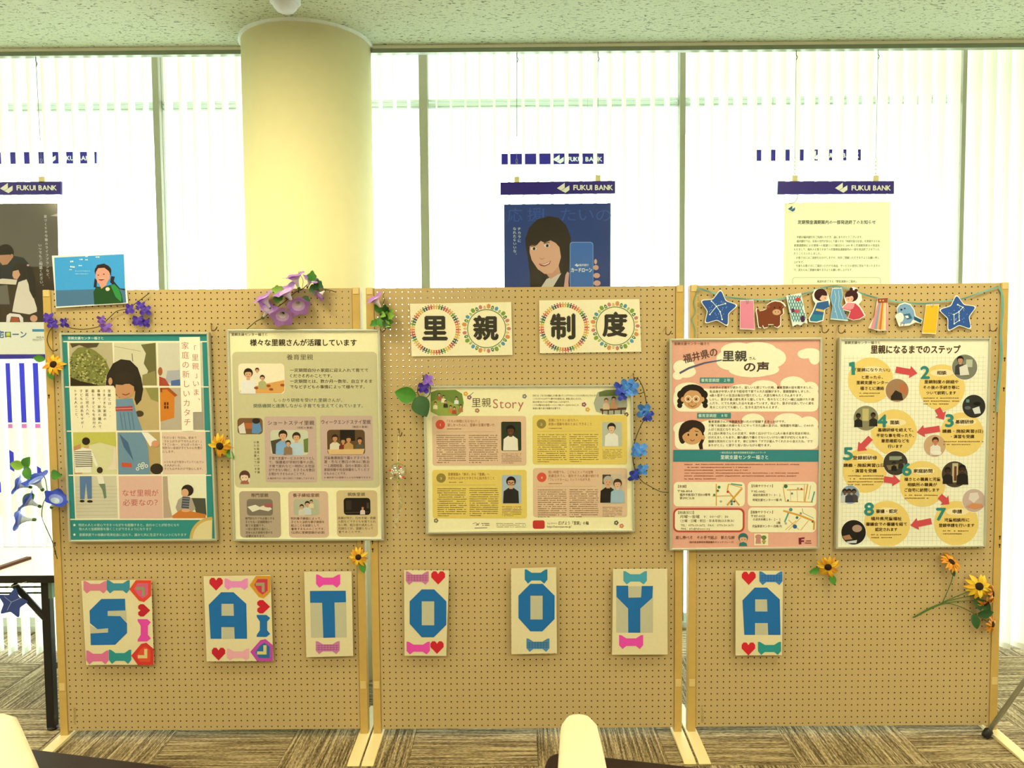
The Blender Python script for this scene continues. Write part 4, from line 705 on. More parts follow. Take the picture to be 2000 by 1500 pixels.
p.poly([(272, 384), (395, 382), (398, 455), (355, 418), (272, 417)], GREY, 1).part('grey_backing'); p.poly([(155, 478), (205, 505), (275, 498), (276, 528), (158, 532)], GREY, 1).part('grey_backing')
p.poly([(152, 382), (230, 305), (387, 303), (390, 380), (272, 384), (272, 417), (355, 418), (400, 465), (400, 530), (322, 608), (160, 610), (158, 533), (275, 527), (275, 498), (205, 505), (155, 465)], BLUE, 2).part('letter')
bow(p, 112, 185, 266, 268, 'dd7c84'); bow(p, 266, 180, 418, 268, '3d8c94'); corner_heart(p, 415, 180, 560, 325, 'e2482c', 'dd5c78', '9a9460'); heart(p, 512, 380, 82, 'c4202c', 2, -90); bow(p, 470, 438, 558, 586, 'e8489a', rot=True); corner_heart(p, 428, 594, 576, 742, 'd8362c', 'e2502c', 'e0c878', False); bow(p, 130, 645, 278, 738, 'e0708c'); bow(p, 280, 640, 428, 735, '2f9084')
p = pcard('letter_card', 'paper letter card with a blue A beside a column of hearts and a blue bow', 'letter card', [(907, 155), (1350, 148), (1368, 715), (928, 718)], YC, CB, .002, LG, oA)
def letterA(p, x0, y0, x1, y1, ho, hole=None):
    w_, h_ = x1-x0, y1-y0; P_ = lambda u, v: (x0+w_*u, y0+h_*v)
    p.poly([P_(.33, .26), P_(.67, .26), P_(.67, .5), P_(.33, .5)], GREY, 1).part('grey_backing'); p.poly([P_(.36, .74), P_(.68, .74), P_(.68, 1), P_(.36, 1)], GREY, 1).part('grey_backing')
    # the outer shape in pieces round the counter
    p.poly([P_(.0, .27), P_(.33, 0), P_(.66, 0), P_(1, .25), P_(1, .25), P_(.66, .25), P_(.34, .25), P_(0, .27)], BLUE, 2)
    p.poly([P_(0, .265), P_(.34, .25), P_(.34, 1), P_(.05, 1)], BLUE, 2).poly([P_(.66, .25), P_(1, .25), P_(1.02, 1), P_(.69, 1)], BLUE, 2).poly([P_(.33, .505), P_(.67, .505), P_(.70, .75), P_(.33, .75)], BLUE, 2).part('letter')
letterA(p, 941, 260, 1190, 568, None)
heart(p, 990, 205, 88, 'd0202c', 2); bow(p, 1046, 168, 1200, 245, 'ee8cb4'); corner_heart(p, 1212, 152, 1350, 300, 'd8922c', 'd0384c', 'a89860'); heart(p, 1303, 356, 88, 'd0202c', 2, -90); bow(p, 1258, 410, 1348, 556, '1f6ca0', rot=True); corner_heart(p, 1216, 570, 1366, 716, 'c44a9c', '2c6c94', 'dcc878', False); heart(p, 1006, 668, 88, 'c8202c', 2); bow(p, 1062, 632, 1208, 712, 'f0a8a4')
p = pcard('letter_card', 'narrow paper letter card with a blue T between two pink bows', 'letter card', [(1573, 125), (1887, 122), (1897, 682), (1588, 690)], YC, CB, .002, LG, oA)
p.rect(1612, 250, 1856, 560, GREY, 1).part('grey_backing'); p.poly([(1611, 252), (1848, 250), (1850, 326), (1774, 328), (1779, 560), (1700, 562), (1692, 330), (1613, 330)], BLUE, 2).part('letter'); bow(p, 1652, 142, 1812, 230, 'ee4ca0'); bow(p, 1650, 584, 1808, 670, 'cf7c9c', check='a8507c')
def letterO(p, cx, cy, w_, h_):
    q = [(-.5, -.25), (-.17, -.5), (.17, -.5), (.5, -.25), (.5, .24), (.16, .5), (-.17, .5), (-.5, .22)]; r = [(-.17, -.25), (-.17, -.25), (.17, -.25), (.17, -.25), (.17, .25), (.17, .25), (-.17, .25), (-.17, .25)]
    P_ = lambda u: (cx+w_*u[0], cy+h_*u[1]); p.poly([P_(r[0]), P_(r[2]), P_(r[4]), P_(r[6])], GREY, 1).part('grey_backing')
    for i in range(8):
        a, b, c, d = q[i], q[(i+1) % 8], r[(i+1) % 8], r[i]; p.poly([P_(v) for v in ([a, b, c] if c == d else [a, b, c, d])], BLUE, 2)
    p.part('letter')
p = pcard('letter_card', 'paper letter card with a blue O and two red hearts', 'letter card', [(104, 120), (418, 122), (398, 718), (108, 716)], YC, CB, .002, LG, oB)
letterO(p, 271, 421, 256, 334); bow(p, 117, 128, 276, 222, 'cf7c94', check='a84c74'); heart(p, 342, 172, 96, 'd8242c', 2); bow(p, 122, 618, 284, 708, 'ee4ca0'); heart(p, 334, 658, 92, 'd0242c', 2)
p = pcard('letter_card', 'paper letter card with a blue O between a teal and a checked bow', 'letter card', [(850, 108), (1166, 100), (1170, 700), (853, 706)], YC, CB, .002, LG, oB)
letterO(p, 1028, 381, 252, 332); bow(p, 946, 114, 1104, 214, '237c9c'); bow(p, 958, 596, 1118, 690, '5488a4', check='2c5c80')
p = pcard('letter_card', 'paper letter card with a blue Y above a bright pink bow', 'letter card', [(1562, 112), (1940, 110), (1942, 708), (1555, 710)], YC, CB, .002, LG, oB)
p.rect(1584, 232, 1840, 556, GREY, 1).part('grey_backing'); p.poly([(1585, 228), (1667, 228), (1669, 312), (1757, 310), (1762, 230), (1840, 230), (1836, 312), (1752, 388), (1752, 556), (1668, 556), (1667, 388), (1586, 306)], BLUE, 2).part('letter'); bow(p, 1634, 126, 1798, 220, '4ca0a8'); bow(p, 1604, 572, 1772, 670, 'ee4ca0')
p = pcard('letter_card', 'paper letter card with a blue A alone on the right board', 'letter card', [(123, 182), (432, 184), (424, 732), (122, 734)], YC, CB, .002, LG, oC)
letterA(p, 167, 292, 410, 600, None); heart(p, 208, 230, 90, 'd8242c', 2); bow(p, 277, 186, 428, 276, '3c80b0', check='2c5c94'); heart(p, 206, 690, 88, 'd8242c', 2); bow(p, 268, 645, 418, 730, '2c9484')
# ================================================================== garland
GO = (1340, 540, 3.125); YG = -.012
gp = lambda x, y, Y=YG: at(GO[0]+x/GO[2], GO[1]+y/GO[2], Y)
RIB = M('6fa58c', .45, 0, .1, 200, name='green_ribbon')
def ribbon(mb, pts, wd=.0055):
    pts = smoothpts(pts, 6); vs = []; 
    for i, q in enumerate(pts):
        t = pts[min(i+1, len(pts)-1)]-pts[max(i-1, 0)]; nrm = np.array([-t[2], 0, t[0]]); nrm = nrm/(np.linalg.norm(nrm)+1e-9); tw = .0012*math.sin(i*.5)
        vs += [q+nrm*wd/2+np.array([0, tw, 0]), q-nrm*wd/2-np.array([0, tw, 0])]
    n = len(pts); off = np.array([0, .0008, 0]); al = vs+[v+off for v in vs]
    mb.add(al, [f for i in range(n-1) for f in ((2*i, 2*i+1, 2*i+3, 2*i+2), (2*n+2*i, 2*n+2*i+2, 2*n+2*i+3, 2*n+2*i+1), (2*i, 2*i+2, 2*n+2*i+2, 2*n+2*i), (2*i+1, 2*n+2*i+1, 2*n+2*i+3, 2*i+3))], RIB)
rt = thing('garland_ribbon', gp(990, 160), 'long green ribbon strung across the top of the right board', 'ribbon')
mb = MB(); ribbon(mb, [gp(x, y, -.009) for x, y in ((68, 85), (80, 74), (150, 95), (230, 122), (370, 138), (560, 138), (720, 105), (800, 78), (915, 58), (1010, 82), (1130, 122), (1280, 152), (1440, 166), (1570, 150), (1680, 138), (1800, 98), (1910, 60))]); mb.build('ribbon_strand', rt)
mb = MB(); ribbon(mb, [gp(x, y, -.009) for x, y in ((72, 84), (50, 160), (58, 220), (38, 260), (55, 330), (58, 372))], .004); mb.build('hanging_end', rt)
mb = MB(); ribbon(mb, [at(x, y, -.009) for x, y in ((1951, 560), (1957, 575), (1958, 610), (1955, 650), (1956, 690), (1953, 730), (1949, 770), (1947, 805))], .009); mb.build('hanging_end', rt)
def pend(name, label, outline, edge='f4ead0', inset=.9, c=None, hole=None):
    cx = sum(x for x, y in outline)/len(outline); cy = sum(y for x, y in outline)/len(outline)
    f = [(GO[0]+x/GO[2], GO[1]+y/GO[2]) for x, y in outline]; q = at(*np.array(f).T, YG); t = thing(name, (q[:, 0].mean(), YG, q[:, 2].min()), label, 'paper ornament', 'paper ornaments on the garland')
    mb = MB(); plate(mb, f, YG, YG+.0012, ink(edge)); mb.build('card', t); p = Print(t, YG, *GO)
    if c: p.poly([(cx+(x-cx)*inset, cy+(y-cy)*inset) for x, y in outline], c, 1).part('printed_face')
    return p
def starpts(cx, cy, R, r, rot, rnd=.30):
    base = [(cx+(R if i % 2 == 0 else r)*math.sin(math.radians(rot+36*i)), cy-(R if i % 2 == 0 else r)*math.cos(math.radians(rot+36*i))) for i in range(10)]; out = []
    for i in range(10):
        a, b, c = np.array(base[i-1]), np.array(base[i]), np.array(base[(i+1) % 10]); k = rnd if i % 2 == 0 else .15
        p0, p1 = b+(a-b)*k, b+(c-b)*k
        for t in (0, .33, .67, 1): out.append(tuple((1-t)**2*p0+2*t*(1-t)*b+t*t*p1))
    return out
def star_dots(p, cx, cy, R, lines, name='constellation'):
    for pts in lines: p.line(pts, 4, 'd8e4e4', 3); [p.el(x, y, 5, 5, 'e8f0e8', 4, 8) for x, y in pts]
    rnd = random.Random(cx)
    for i in range(26):
        a, q = rnd.uniform(0, 6.28), R*.55*rnd.random()**.5; p.el(cx+q*math.cos(a), cy+q*math.sin(a), 2, 2, 'c8d8e8', 2.5, 6)
    p.part(name)
p = pend('paper_star', 'navy paper star with a cross-shaped constellation, left end of the garland', starpts(197, 198, 128, 70, 7), c='2c5490', inset=.93); star_dots(p, 197, 200, 105, [[(155, 150), (185, 182), (240, 165)], [(185, 182), (145, 232)], [(185, 182), (208, 215), (220, 262)]])
p = pend('paper_strip', 'pink paper wish strip clipped to the garland', [(330, 145), (412, 142), (420, 325), (328, 322)], c='e08490', inset=.95); CLIPM = M('cfc8b0', .3, .8); MB().tube([gp(370, 130, YG-.002), gp(370, 162, YG-.002), gp(382, 160, YG-.002), gp(382, 136, YG-.002)], .0008, CLIPM, 5).build('paper_clip', p.root)
cow = [(425, 205), (432, 190), (445, 210), (470, 205), (490, 195), (492, 170), (520, 152), (545, 145), (580, 150), (600, 165), (610, 180), (595, 195), (598, 225), (580, 240), (578, 300), (560, 315), (540, 308), (535, 295), (500, 295), (498, 312), (475, 318), (465, 300), (455, 315), (440, 312), (434, 270), (430, 235)]
p = pend('paper_cow', 'brown paper cow with a tan muzzle on the garland', cow, c='7c3a1e', inset=.93); p.el(553, 218, 26, 18, 'd0a070', 3).el(545, 216, 3, 4, '5a2c14', 4, 6).el(562, 216, 3, 4, '5a2c14', 4, 6).el(540, 190, 4, 5, '1c0e08', 3, 8).el(572, 188, 4, 5, '1c0e08', 3, 8).part('cow_face'); p.poly([(500, 172), (490, 190), (515, 190)], '9a5030', 3).poly([(590, 172), (606, 186), (582, 190)], '9a5030', 3).part('ears')
p = pend('paper_net', 'teal lattice paper streamer with small fruits on the garland', [(610, 118), (702, 100), (742, 288), (720, 282), (700, 300), (680, 292), (650, 305)], 'dfe4c8')
for i in range(-6, 14): 
    x = 610+i*16
    for sg in (1, -1):
        pts = [(x, 120), (x+sg*70, 290)] if sg > 0 else [(x+60, 115), (x-10, 295)]
        cl = []
        for k in range(11):
            xx = pts[0][0]+(pts[1][0]-pts[0][0])*k/10; yy = pts[0][1]+(pts[1][1]-pts[0][1])*k/10
            lo, hi = 614+(yy-118)*.2, 700+(yy-100)*.2
            if lo < xx < hi and yy < 286: cl.append((xx, yy))
        if len(cl) > 1: p.line([cl[0], cl[-1]], 5, '4c8c84', 2)
p.part('lattice_print'); p.el(683, 140, 16, 11, 'c83c34', 3).part('fruit_print'); p.el(652, 207, 11, 13, '5a2c4c', 3).el(678, 212, 14, 11, 'c84c50', 3).part('fruit_print'); p.el(712, 258, 13, 20, '4c1c40', 3).part('fruit_print')
boy = [(770, 110), (785, 82), (820, 72), (855, 85), (868, 112), (880, 150), (872, 190), (850, 200), (838, 270), (800, 282), (752, 278), (748, 255), (770, 215), (790, 165), (775, 145)]
p = pend('paper_boy', 'paper boy in a blue kimono facing right on the garland', boy); p.poly([(800, 160), (868, 148), (875, 185), (845, 200), (832, 265), (795, 275), (758, 272), (756, 256), (778, 215)], '2c5c84', 2).poly([(795, 195), (845, 205), (842, 218), (790, 208)], 'd8b858', 3).poly([(770, 230), (835, 235), (830, 265), (795, 273), (758, 270)], '2c7c8c', 3).part('kimono'); p.el(822, 112, 40, 38, '3c1418', 2).el(838, 128, 24, 22, 'e8b088', 3).poly([(790, 110), (815, 95), (850, 105), (858, 118), (830, 115), (815, 135)], '3c1418', 4).el(848, 132, 3, 3, '2a0e0c', 5, 6).part('head')
p = pend('paper_river', 'pale blue paper river strip between the two paper children', [(893, 70), (950, 68), (958, 120), (945, 170), (990, 272), (880, 262), (895, 180), (880, 130)], 'ccdccc', c='6c9cb4', inset=.93); p.line([(905, 85), (915, 130), (905, 180), (925, 255)], 3, 'b8d4dc', 2).line([(930, 85), (935, 130), (930, 180), (960, 258)], 3, 'b8d4dc', 2); [p.el(x, y, 3, 3, 'e0d080', 3, 6) for x, y in ((912, 110), (935, 150), (910, 215), (950, 235))]; p.part('stream_lines')
girl = [(965, 130), (975, 100), (1000, 88), (1000, 70), (1020, 62), (1048, 75), (1050, 95), (1070, 110), (1075, 145), (1055, 170), (1090, 225), (1095, 240), (1060, 262), (1020, 268), (985, 255), (1000, 215), (960, 205), (942, 195), (975, 165)]
p = pend('paper_girl', 'paper girl in a red kimono with two hair buns on the garland', girl); p.poly([(985, 160), (1035, 165), (1060, 190), (1088, 238), (1058, 258), (1020, 264), (990, 252), (1005, 210), (950, 196)], 'c8404c', 2).poly([(985, 160), (1030, 168), (1020, 195), (1000, 205), (952, 195)], 'e88c8c', 3).part('kimono'); p.el(1010, 118, 40, 36, '3a1418', 2).el(1008, 78, 10, 11, '3a1418', 2).el(1038, 85, 11, 10, '3a1418', 2).el(998, 135, 24, 21, 'e8b088', 3).poly([(972, 125), (990, 103), (1030, 103), (1045, 125), (1012, 118), (995, 124)], '3a1418', 4).el(990, 138, 3, 3, '2a0e0c', 5, 6).el(1012, 138, 3, 3, '2a0e0c', 5, 6).part('head')
p = pend('paper_streamer', 'rainbow striped paper streamer with a brown top on the garland', [(1168, 132), (1232, 128), (1232, 330), (1175, 332), (1112, 315), (1150, 240)], 'ecd8b0')
for i, c in enumerate(('dc8c84', '7c9ca4', 'e0a468', 'd86a3c', 'e8c058', 'dcd4a0', 'e09088')): p.poly([(1172+i*8, 160), (1180+i*8, 160), (1135+i*14+14, 322+i*1.2), (1135+i*14 - (10 if i == 0 else 0), 318+i*1.2)], c, 2)
p.part('stripes'); p.poly([(1168, 134), (1232, 130), (1230, 160), (1172, 162)], '9c4c28', 3); [p.el(x, 147, 5, 5, 'e0b080', 4, 8) for x in (1185, 1203)]; p.part('brown_top')
bird = [(1285, 195), (1300, 170), (1335, 158), (1370, 168), (1395, 205), (1402, 240), (1445, 262), (1435, 288), (1400, 280), (1360, 300), (1300, 305), (1292, 285), (1275, 240), (1290, 225)]
p = pend('paper_bird', 'blue paper songbird with a white breast on the garland', bird); p.poly([(1290, 197), (1305, 175), (1335, 165), (1368, 175), (1390, 208), (1396, 245), (1370, 285), (1320, 290), (1290, 265), (1292, 225)], '7ca0b4', 2).part('body'); p.el(1307, 250, 22, 30, 'f0e4c4', 3).part('breast'); p.poly([(1325, 232), (1365, 225), (1380, 255), (1350, 262)], '2c6478', 4).poly([(1392, 242), (1440, 265), (1432, 284), (1390, 262)], '1c5468', 4).poly([(1335, 240), (1355, 238), (1360, 252), (1345, 255)], 'e0e4cc', 5).part('wing'); p.el(1335, 195, 4, 5, '141414', 4, 8).poly([(1308, 195), (1322, 200), (1312, 212)], '141414', 4).line([(1312, 285), (1310, 300)], 3, '241c14', 4).line([(1330, 285), (1328, 302)], 3, '241c14', 4).part('beak_and_legs')
p = pend('paper_strip', 'yellow paper wish strip clipped to the garland', [(1465, 172), (1545, 170), (1525, 352), (1440, 348)], c='e8b424', inset=.95); MB().tube([gp(1497, 155, YG-.002), gp(1497, 185, YG-.002), gp(1508, 184, YG-.002), gp(1508, 160, YG-.002)], .0008, CLIPM, 5).build('paper_clip', p.root)
p = pend('paper_star', 'navy paper star with a box-shaped constellation, right end of the garland', starpts(1661, 230, 128, 70, -5), c='2c5490', inset=.93); star_dots(p, 1661, 232, 105, [[(1658, 172), (1690, 188), (1665, 216), (1635, 232), (1637, 288)], [(1665, 216), (1668, 268), (1637, 288)]])
# ================================================================== pegboard hooks
HOOK = M('7a5c40', .25, .9, .03, name='hook_steel')
def hook(x, y, dx, label, dy=14):
    a = at(x, y, .004); pts = [a, at(x, y, -.012), at(x+.5, y+3, -.019), at(x+1, y+dy*.8, -.022), at(x+dx*.4, y+dy, -.026), at(x+dx*.75, y+dy*.85, -.032), at(x+dx, y+dy*.45, -.036)]
    MB().tube(smoothpts(pts, 4), .0021, HOOK, 6).build('pegboard_hook', None, label, 'hook', 'steel pegboard hooks', smooth=True)
for x, y, dx, lb in ((412, 632, 12, 'steel hook at the top right corner of the teal poster'), (743, 634, 10, 'steel hook at the top right corner of the cream six-photo poster'), (1300, 640, 11, 'steel hook left of the pink poster'), (1605, 636, 14, 'steel hook above the pink poster, left one of a close pair'), (1637, 637, 14, 'steel hook above the grid-paper poster, right one of a close pair'), (1933, 633, 15, 'steel hook at the top right corner of the grid-paper poster'), (1237, 730, 9, 'steel hook above the wide story poster at its right corner'), (826, 733, 8, 'steel hook above the wide story poster at its left corner'), (779, 838, 6, 'small steel hook holding the glass wind chime')): hook(x, y, dx, lb)
# ================================================================== artificial flowers
STEM = M('3c3a1c', .6, name='dark_stem'); GST = M('4c6a2c', .6, name='green_stem'); LEAF1 = M('4c8a2c', .5, 0, .2, 80, name='leaf'); LEAF2 = M('2c5424', .5, 0, .2, 80, name='dark_leaf'); LEAF3 = M('8cb43c', .5, 0, .2, 80, name='light_leaf')
V3 = lambda p: Vector(tuple(float(v) for v in p))
def leaf(parent, base, d, L, W, mat, nrm=(0, -1, 0), lobes=False, cup=.15):
    d = Vector(d).normalized(); n = Vector(nrm); n = (n-d*n.dot(d)).normalized(); s_ = d.cross(n); base = V3(base); K = 9; vs = []
    for i in range(K+1):
        t = i/K; wd = W*math.sin(math.pi*min(1, t*.95+.05))**.8*(1-.25*t)
        if lobes: wd *= (.75+.45*abs(math.sin(t*math.pi*2.5)))
        c = base+d*(L*t)-n*(cup*L*(t-.4)**2)
        vs += [c-s_*wd/2+n*wd*.18, c, c+s_*wd/2+n*wd*.18]
    fs = [f for i in range(K) for f in ((3*i, 3*i+1, 3*i+4, 3*i+3), (3*i+1, 3*i+2, 3*i+5, 3*i+4))]
    return MB().add(vs, fs, mat).build('leaf', parent, smooth=True)
def glory(parent, base, d, L, R, rim, throat, n=30):
    base = V3(base); d = Vector((d[0], d[1]*.5, d[2])).normalized(); R *= .86; L *= 1.1; mid = PINKL if rim == PINKP else NAVL; fl = MB()
    fl.lathe(base, d, [(R*.09, 0), (R*.13, L*.25), (R*.20, L*.5), (R*.36, L*.72)], throat, n)
    fl.lathe(base, d, [(R*.36, L*.72), (R*.58, L*.87)], mid, n)
    fl.lathe(base, d, [(R*.58, L*.87), (R*.80, L*.97), (R*1.02, L*.99)], rim, n, .12)
    o = fl.build('flower', parent, smooth=True)
    MB().lathe(base-d*L*.05, d, [(.001, 0), (R*.13, L*.04), (R*.15, L*.16), (R*.11, L*.28)], GST, 8).build('calyx', o, smooth=True); return o
def bloom(parent, c, d, R, mat, n=5, seed=0):          # open ruffled flower of broad petals
    c = V3(c); d = Vector(d).normalized(); a = d.orthogonal().normalized(); b = d.cross(a); rnd = random.Random(seed); o = None
    for i in range(n):
        th = 2*math.pi*i/n+rnd.uniform(-.2, .2); u = a*math.cos(th)+b*math.sin(th); s_ = d.cross(u); vs = []; K = 5; tilt = rnd.uniform(.1, .5)
        for k in range(K+1):
            t = k/K; wd = R*(.25+1.05*math.sin(math.pi*(.12+.72*t)))*.62; cc = c+u*(R*t)+d*(R*tilt*t-R*.35*t*t+.12*R*math.sin(t*5+i))
            vs += [cc-s_*wd/2+d*(.18*R*t), cc+d*0, cc+s_*wd/2+d*(.12*R*t*math.sin(i*2.1+1))]
        q = MB().add(vs, [f for k in range(K) for f in ((3*k, 3*k+1, 3*k+4, 3*k+3), (3*k+1, 3*k+2, 3*k+5, 3*k+4))], mat).build('petal' if o else 'flower', o or parent, smooth=True); o = o or q
    return o
def sunflower(parent, c, d, R, cols=('e8a81c', 'f0bc2c', 'dc8c1c'), n=15, sub=True):
    c = V3(c); d = Vector(d).normalized(); a = d.orthogonal().normalized(); b = d.cross(a)
    disc = MB().lathe(c-d*R*.10, d, [(.001, 0), (R*.22, 0), (R*.30, R*.10), (R*.30, R*.2), (R*.2, R*.27), (.001, R*.28)], M('2c1a0c', .9, 0, .4, 900), 16).build('flower_disc', parent, smooth=True)
    for i in range(n):
        th = 2*math.pi*i/n+random.uniform(-.12, .12); u = a*math.cos(th)+b*math.sin(th); s_ = d.cross(u); vs = []; tl = random.uniform(-.1, .35); Lp = R*random.uniform(.85, 1.08)
        for k in range(5):
            t = k/4; wd = R*.34*math.sin(math.pi*(.18+.80*t))**.8; cc = c+u*(R*.22+(Lp-R*.22)*t)+d*(R*(.05*(i % 2)+tl*t-.35*t*t)); vs += [cc-s_*wd/2+d*wd*.15, cc, cc+s_*wd/2+d*wd*.15]
        MB().add(vs, [f for k in range(4) for f in ((3*k, 3*k+1, 3*k+4, 3*k+3), (3*k+1, 3*k+2, 3*k+5, 3*k+4))], M(cols[i % len(cols)], .55, 0, .12, 150)).build('petal', disc if sub else parent, smooth=True)
    return disc
def vine(label, cat, pts, name='flower_vine', r=.0016, mat=None, Y=-.012):
    P = [at(x[0], x[1], x[2] if len(x) > 2 else Y) for x in pts]; t = thing(name, min(P, key=lambda q: q[2]), label, cat)
    MB().tube(smoothpts(P, 6), r, mat or STEM, 6).build('stem', t, smooth=True); return t
PUR = M('4a2c90', .55, 0, .2, 120, name='violet_petal'); LIL = M('8c5cb0', .55, 0, .2, 120, name='lilac_petal'); NAVL = M('8c98d4', .5, 0, .2, 120); PINKL = M('dcaed0', .5, 0, .2, 120); PINKP = M('b87cb4', .5, 0, .2, 120, name='pink_purple_petal'); CRM = M('f0dcc0', .5, 0, .1, 120, name='cream_throat'); NAV = M('3448a8', .5, 0, .25, 120, name='blue_petal'); WHT = M('dce0ec', .5, 0, .1, 120); SKY = M('4c88c8', .55, 0, .25, 120, name='sky_blue_petal')
# violet vine over the teal poster
t = vine('thin brown vine with dark violet blooms along the top of the teal poster', 'flower vine', [(113, 682), (102, 685), (92, 664), (100, 642), (118, 634), (140, 641), (165, 643), (195, 637), (212, 622), (228, 608), (250, 602), (275, 585), (292, 572)])
for i, (x, y, r) in enumerate(((95, 620, .024), (103, 633, .022), (126, 630, .022), (198, 625, .02), (207, 640, .024), (254, 604, .024), (275, 597, .022), (284, 606, .024), (270, 626, .026), (285, 630, .022))): bloom(t, at(x, y, -.026), (.3*math.sin(i*2), -1, .3*math.cos(i)), r, LIL if i in (3, 4) else PUR, 4, i)
# morning glories hanging left of the board
t = vine('spray of blue morning glories with green leaves off the left edge of the left board', 'flower vine', [(112, 1092), (103, 1060), (92, 1035), (82, 1010), (84, 985), (92, 965), (88, 935), (78, 918)], Y=-.02)
for x, y, d, L, R in ((62, 952, (-.7, -.5, .25), .05, .048), (84, 958, (-.25, -.75, .8), .055, .056), (80, 990, (-.8, -.5, .5), .055, .052), (100, 992, (.55, -.6, .7), .055, .052), (70, 1015, (-.75, -.55, .1), .06, .055)): glory(t, at(x, y, -.03), d, L, R, NAV, WHT)
for x, y, d, m in ((48, 910, (-1, -.2, .2), LEAF3), (48, 912, (.6, -.3, .8), LEAF1), (52, 912, (.3, -.2, -.9), LEAF1), (100, 925, (.9, -.3, -.1), LEAF1), (66, 965, (-.7, -.3, -.7), LEAF1)): leaf(t, at(x, y, -.03), d, .055, .045, m)
# pink morning glory vine on top of left board
t = vine('pink-purple morning glory vine draped over the top of the left board', 'flower vine', [(482, 643), (500, 628), (515, 620), (535, 605), (558, 588), (575, 572), (590, 565), (604, 553), (615, 549), (630, 563), (645, 567), (657, 571)])
for x, y, d, L, R in ((513, 622, (.45, -.75, .55), .055, .045), (530, 605, (-.4, -.6, .7), .055, .05), (552, 603, (.1, -.8, -.35), .05, .05), (572, 590, (-.3, -.75, .6), .055, .055), (580, 583, (.2, -.9, -.4), .05, .05), (585, 566, (-.25, -.5, .9), .055, .048), (600, 562, (.35, -.6, .6), .04, .035), (636, 566, (-.4, -.7, -.45), .035, .03)): glory(t, at(x, y, -.03), d, L, R, PINKP, CRM)
for x, y, d, m in ((555, 568, (-.9, -.3, .1), LEAF3), (548, 572, (-.2, -.4, -.9), LEAF1), (610, 552, (.1, -.3, .9), LEAF1), (614, 550, (.7, -.3, -.5), LEAF2), (604, 562, (.9, -.3, -.3), LEAF2), (594, 578, (.35, -.3, -.95), LEAF2), (545, 605, (.5, -.3, -.8), LEAF2)): leaf(t, at(x, y, -.032), d, .05, .04, m, lobes=True)
MB().tube(smoothpts([at(590, 566, -.02), at(592, 548, -.02), at(587, 538, -.02), at(583, 532, -.02), at(588, 531, -.02)], 5), .0009, STEM, 5).build('tendril', t)
# small sprig on middle board
t = vine('small sprig with one pink bloom and bushy green leaves, left edge of the middle board', 'flower vine', [(752, 571), (748, 578), (751, 585), (748, 595), (752, 605), (750, 622)], r=.001)
glory(t, at(746, 604, -.03), (-.45, -.6, .7), .05, .043, PINKP, CRM)
for i in range(13): a = i*2.4; leaf(t, at(749+9*math.sin(i*1.9), 620+9*math.cos(i*1.3), -.026-.003*(i % 4)), (math.cos(a)+.4, -.15-.25*(i % 3), -math.sin(a*.6)*.9), .042, .030, (LEAF1, LEAF2, LEAF3)[(i*7) % 3], lobes=bool(i % 2))
# violet flower and two big leaves by the story poster
t = vine('violet flower with two broad dark leaves at the left corner of the story poster', 'flower vine', [(826, 732), (828, 745), (818, 752), (816, 768), (826, 778), (838, 772), (840, 755), (832, 747)], Y=-.034)
bloom(t, at(836, 742, -.042), (.3, -1, .3), .024, LIL, 4, 3); bloom(t, at(828, 757, -.042), (-.2, -1, -.1), .026, PUR, 4, 8)
leaf(t, at(812, 775, -.045), (-1, -.2, .25), .085, .075, LEAF1); leaf(t, at(815, 775, -.05), (.45, -.3, -.9), .09, .085, LEAF2)
# blue delphinium vine right of story poster
t = vine('curling dark vine of sky-blue blooms down the right side of the story poster', 'flower vine', [(1306, 962), (1290, 960), (1270, 950), (1252, 938), (1240, 915), (1236, 890), (1240, 862), (1250, 835), (1260, 815), (1263, 795), (1258, 765), (1250, 745), (1242, 738), (1238, 748), (1246, 768), (1258, 766)], Y=-.034)
for i, (x, y, r) in enumerate(((1212, 758, .03), (1225, 752, .032), (1236, 758, .028), (1215, 772, .024), (1228, 764, .024), (1258, 803, .034), (1265, 812, .026), (1250, 878, .032), (1243, 883, .024), (1238, 928, .03), (1255, 917, .026))): bloom(t, at(x, y, -.044), (.3*math.sin(i*2.2), -1, .3*math.cos(i*1.7)), r, SKY if i % 3 else NAV, 4, i+20)
# single sunflowers
for x, y, R, lv, lb in ((105, 712, .046, ((88, 702, (-1, -.2, .2)), (97, 722, (.4, -.2, -1))), 'sunflower on the left post of the left board'), (430, 871, .05, ((443, 880, (.7, -.2, -.7)),), 'sunflower between the teal and the cream posters'), (700, 1088, .04, ((707, 1098, (.2, -.2, -.9)),), 'sunflower on the left board by the gap, above the T card'), (1617, 1107, .047, ((1600, 1112, (-1, -.2, -.2)), (1622, 1122, (.3, -.2, -.95))), 'sunflower with two green leaves below the pink poster')):
    c = at(x, y, -.03); t = thing('sunflower', (c[0], -.01, c[2]-.05), lb, 'sunflower', 'single sunflowers pinned to the boards')
    MB().tube([V3(at(x, y, -.028)), V3(at(x, y, .003))], .002, GST, 6).build('stem', t); sunflower(t, c, (random.uniform(-.25, .25), -1, random.uniform(-.2, .3)), R, sub=False)
    for lx, ly, d in lv: leaf(t, at(lx, ly, -.02), d, .045, .032, LEAF1)
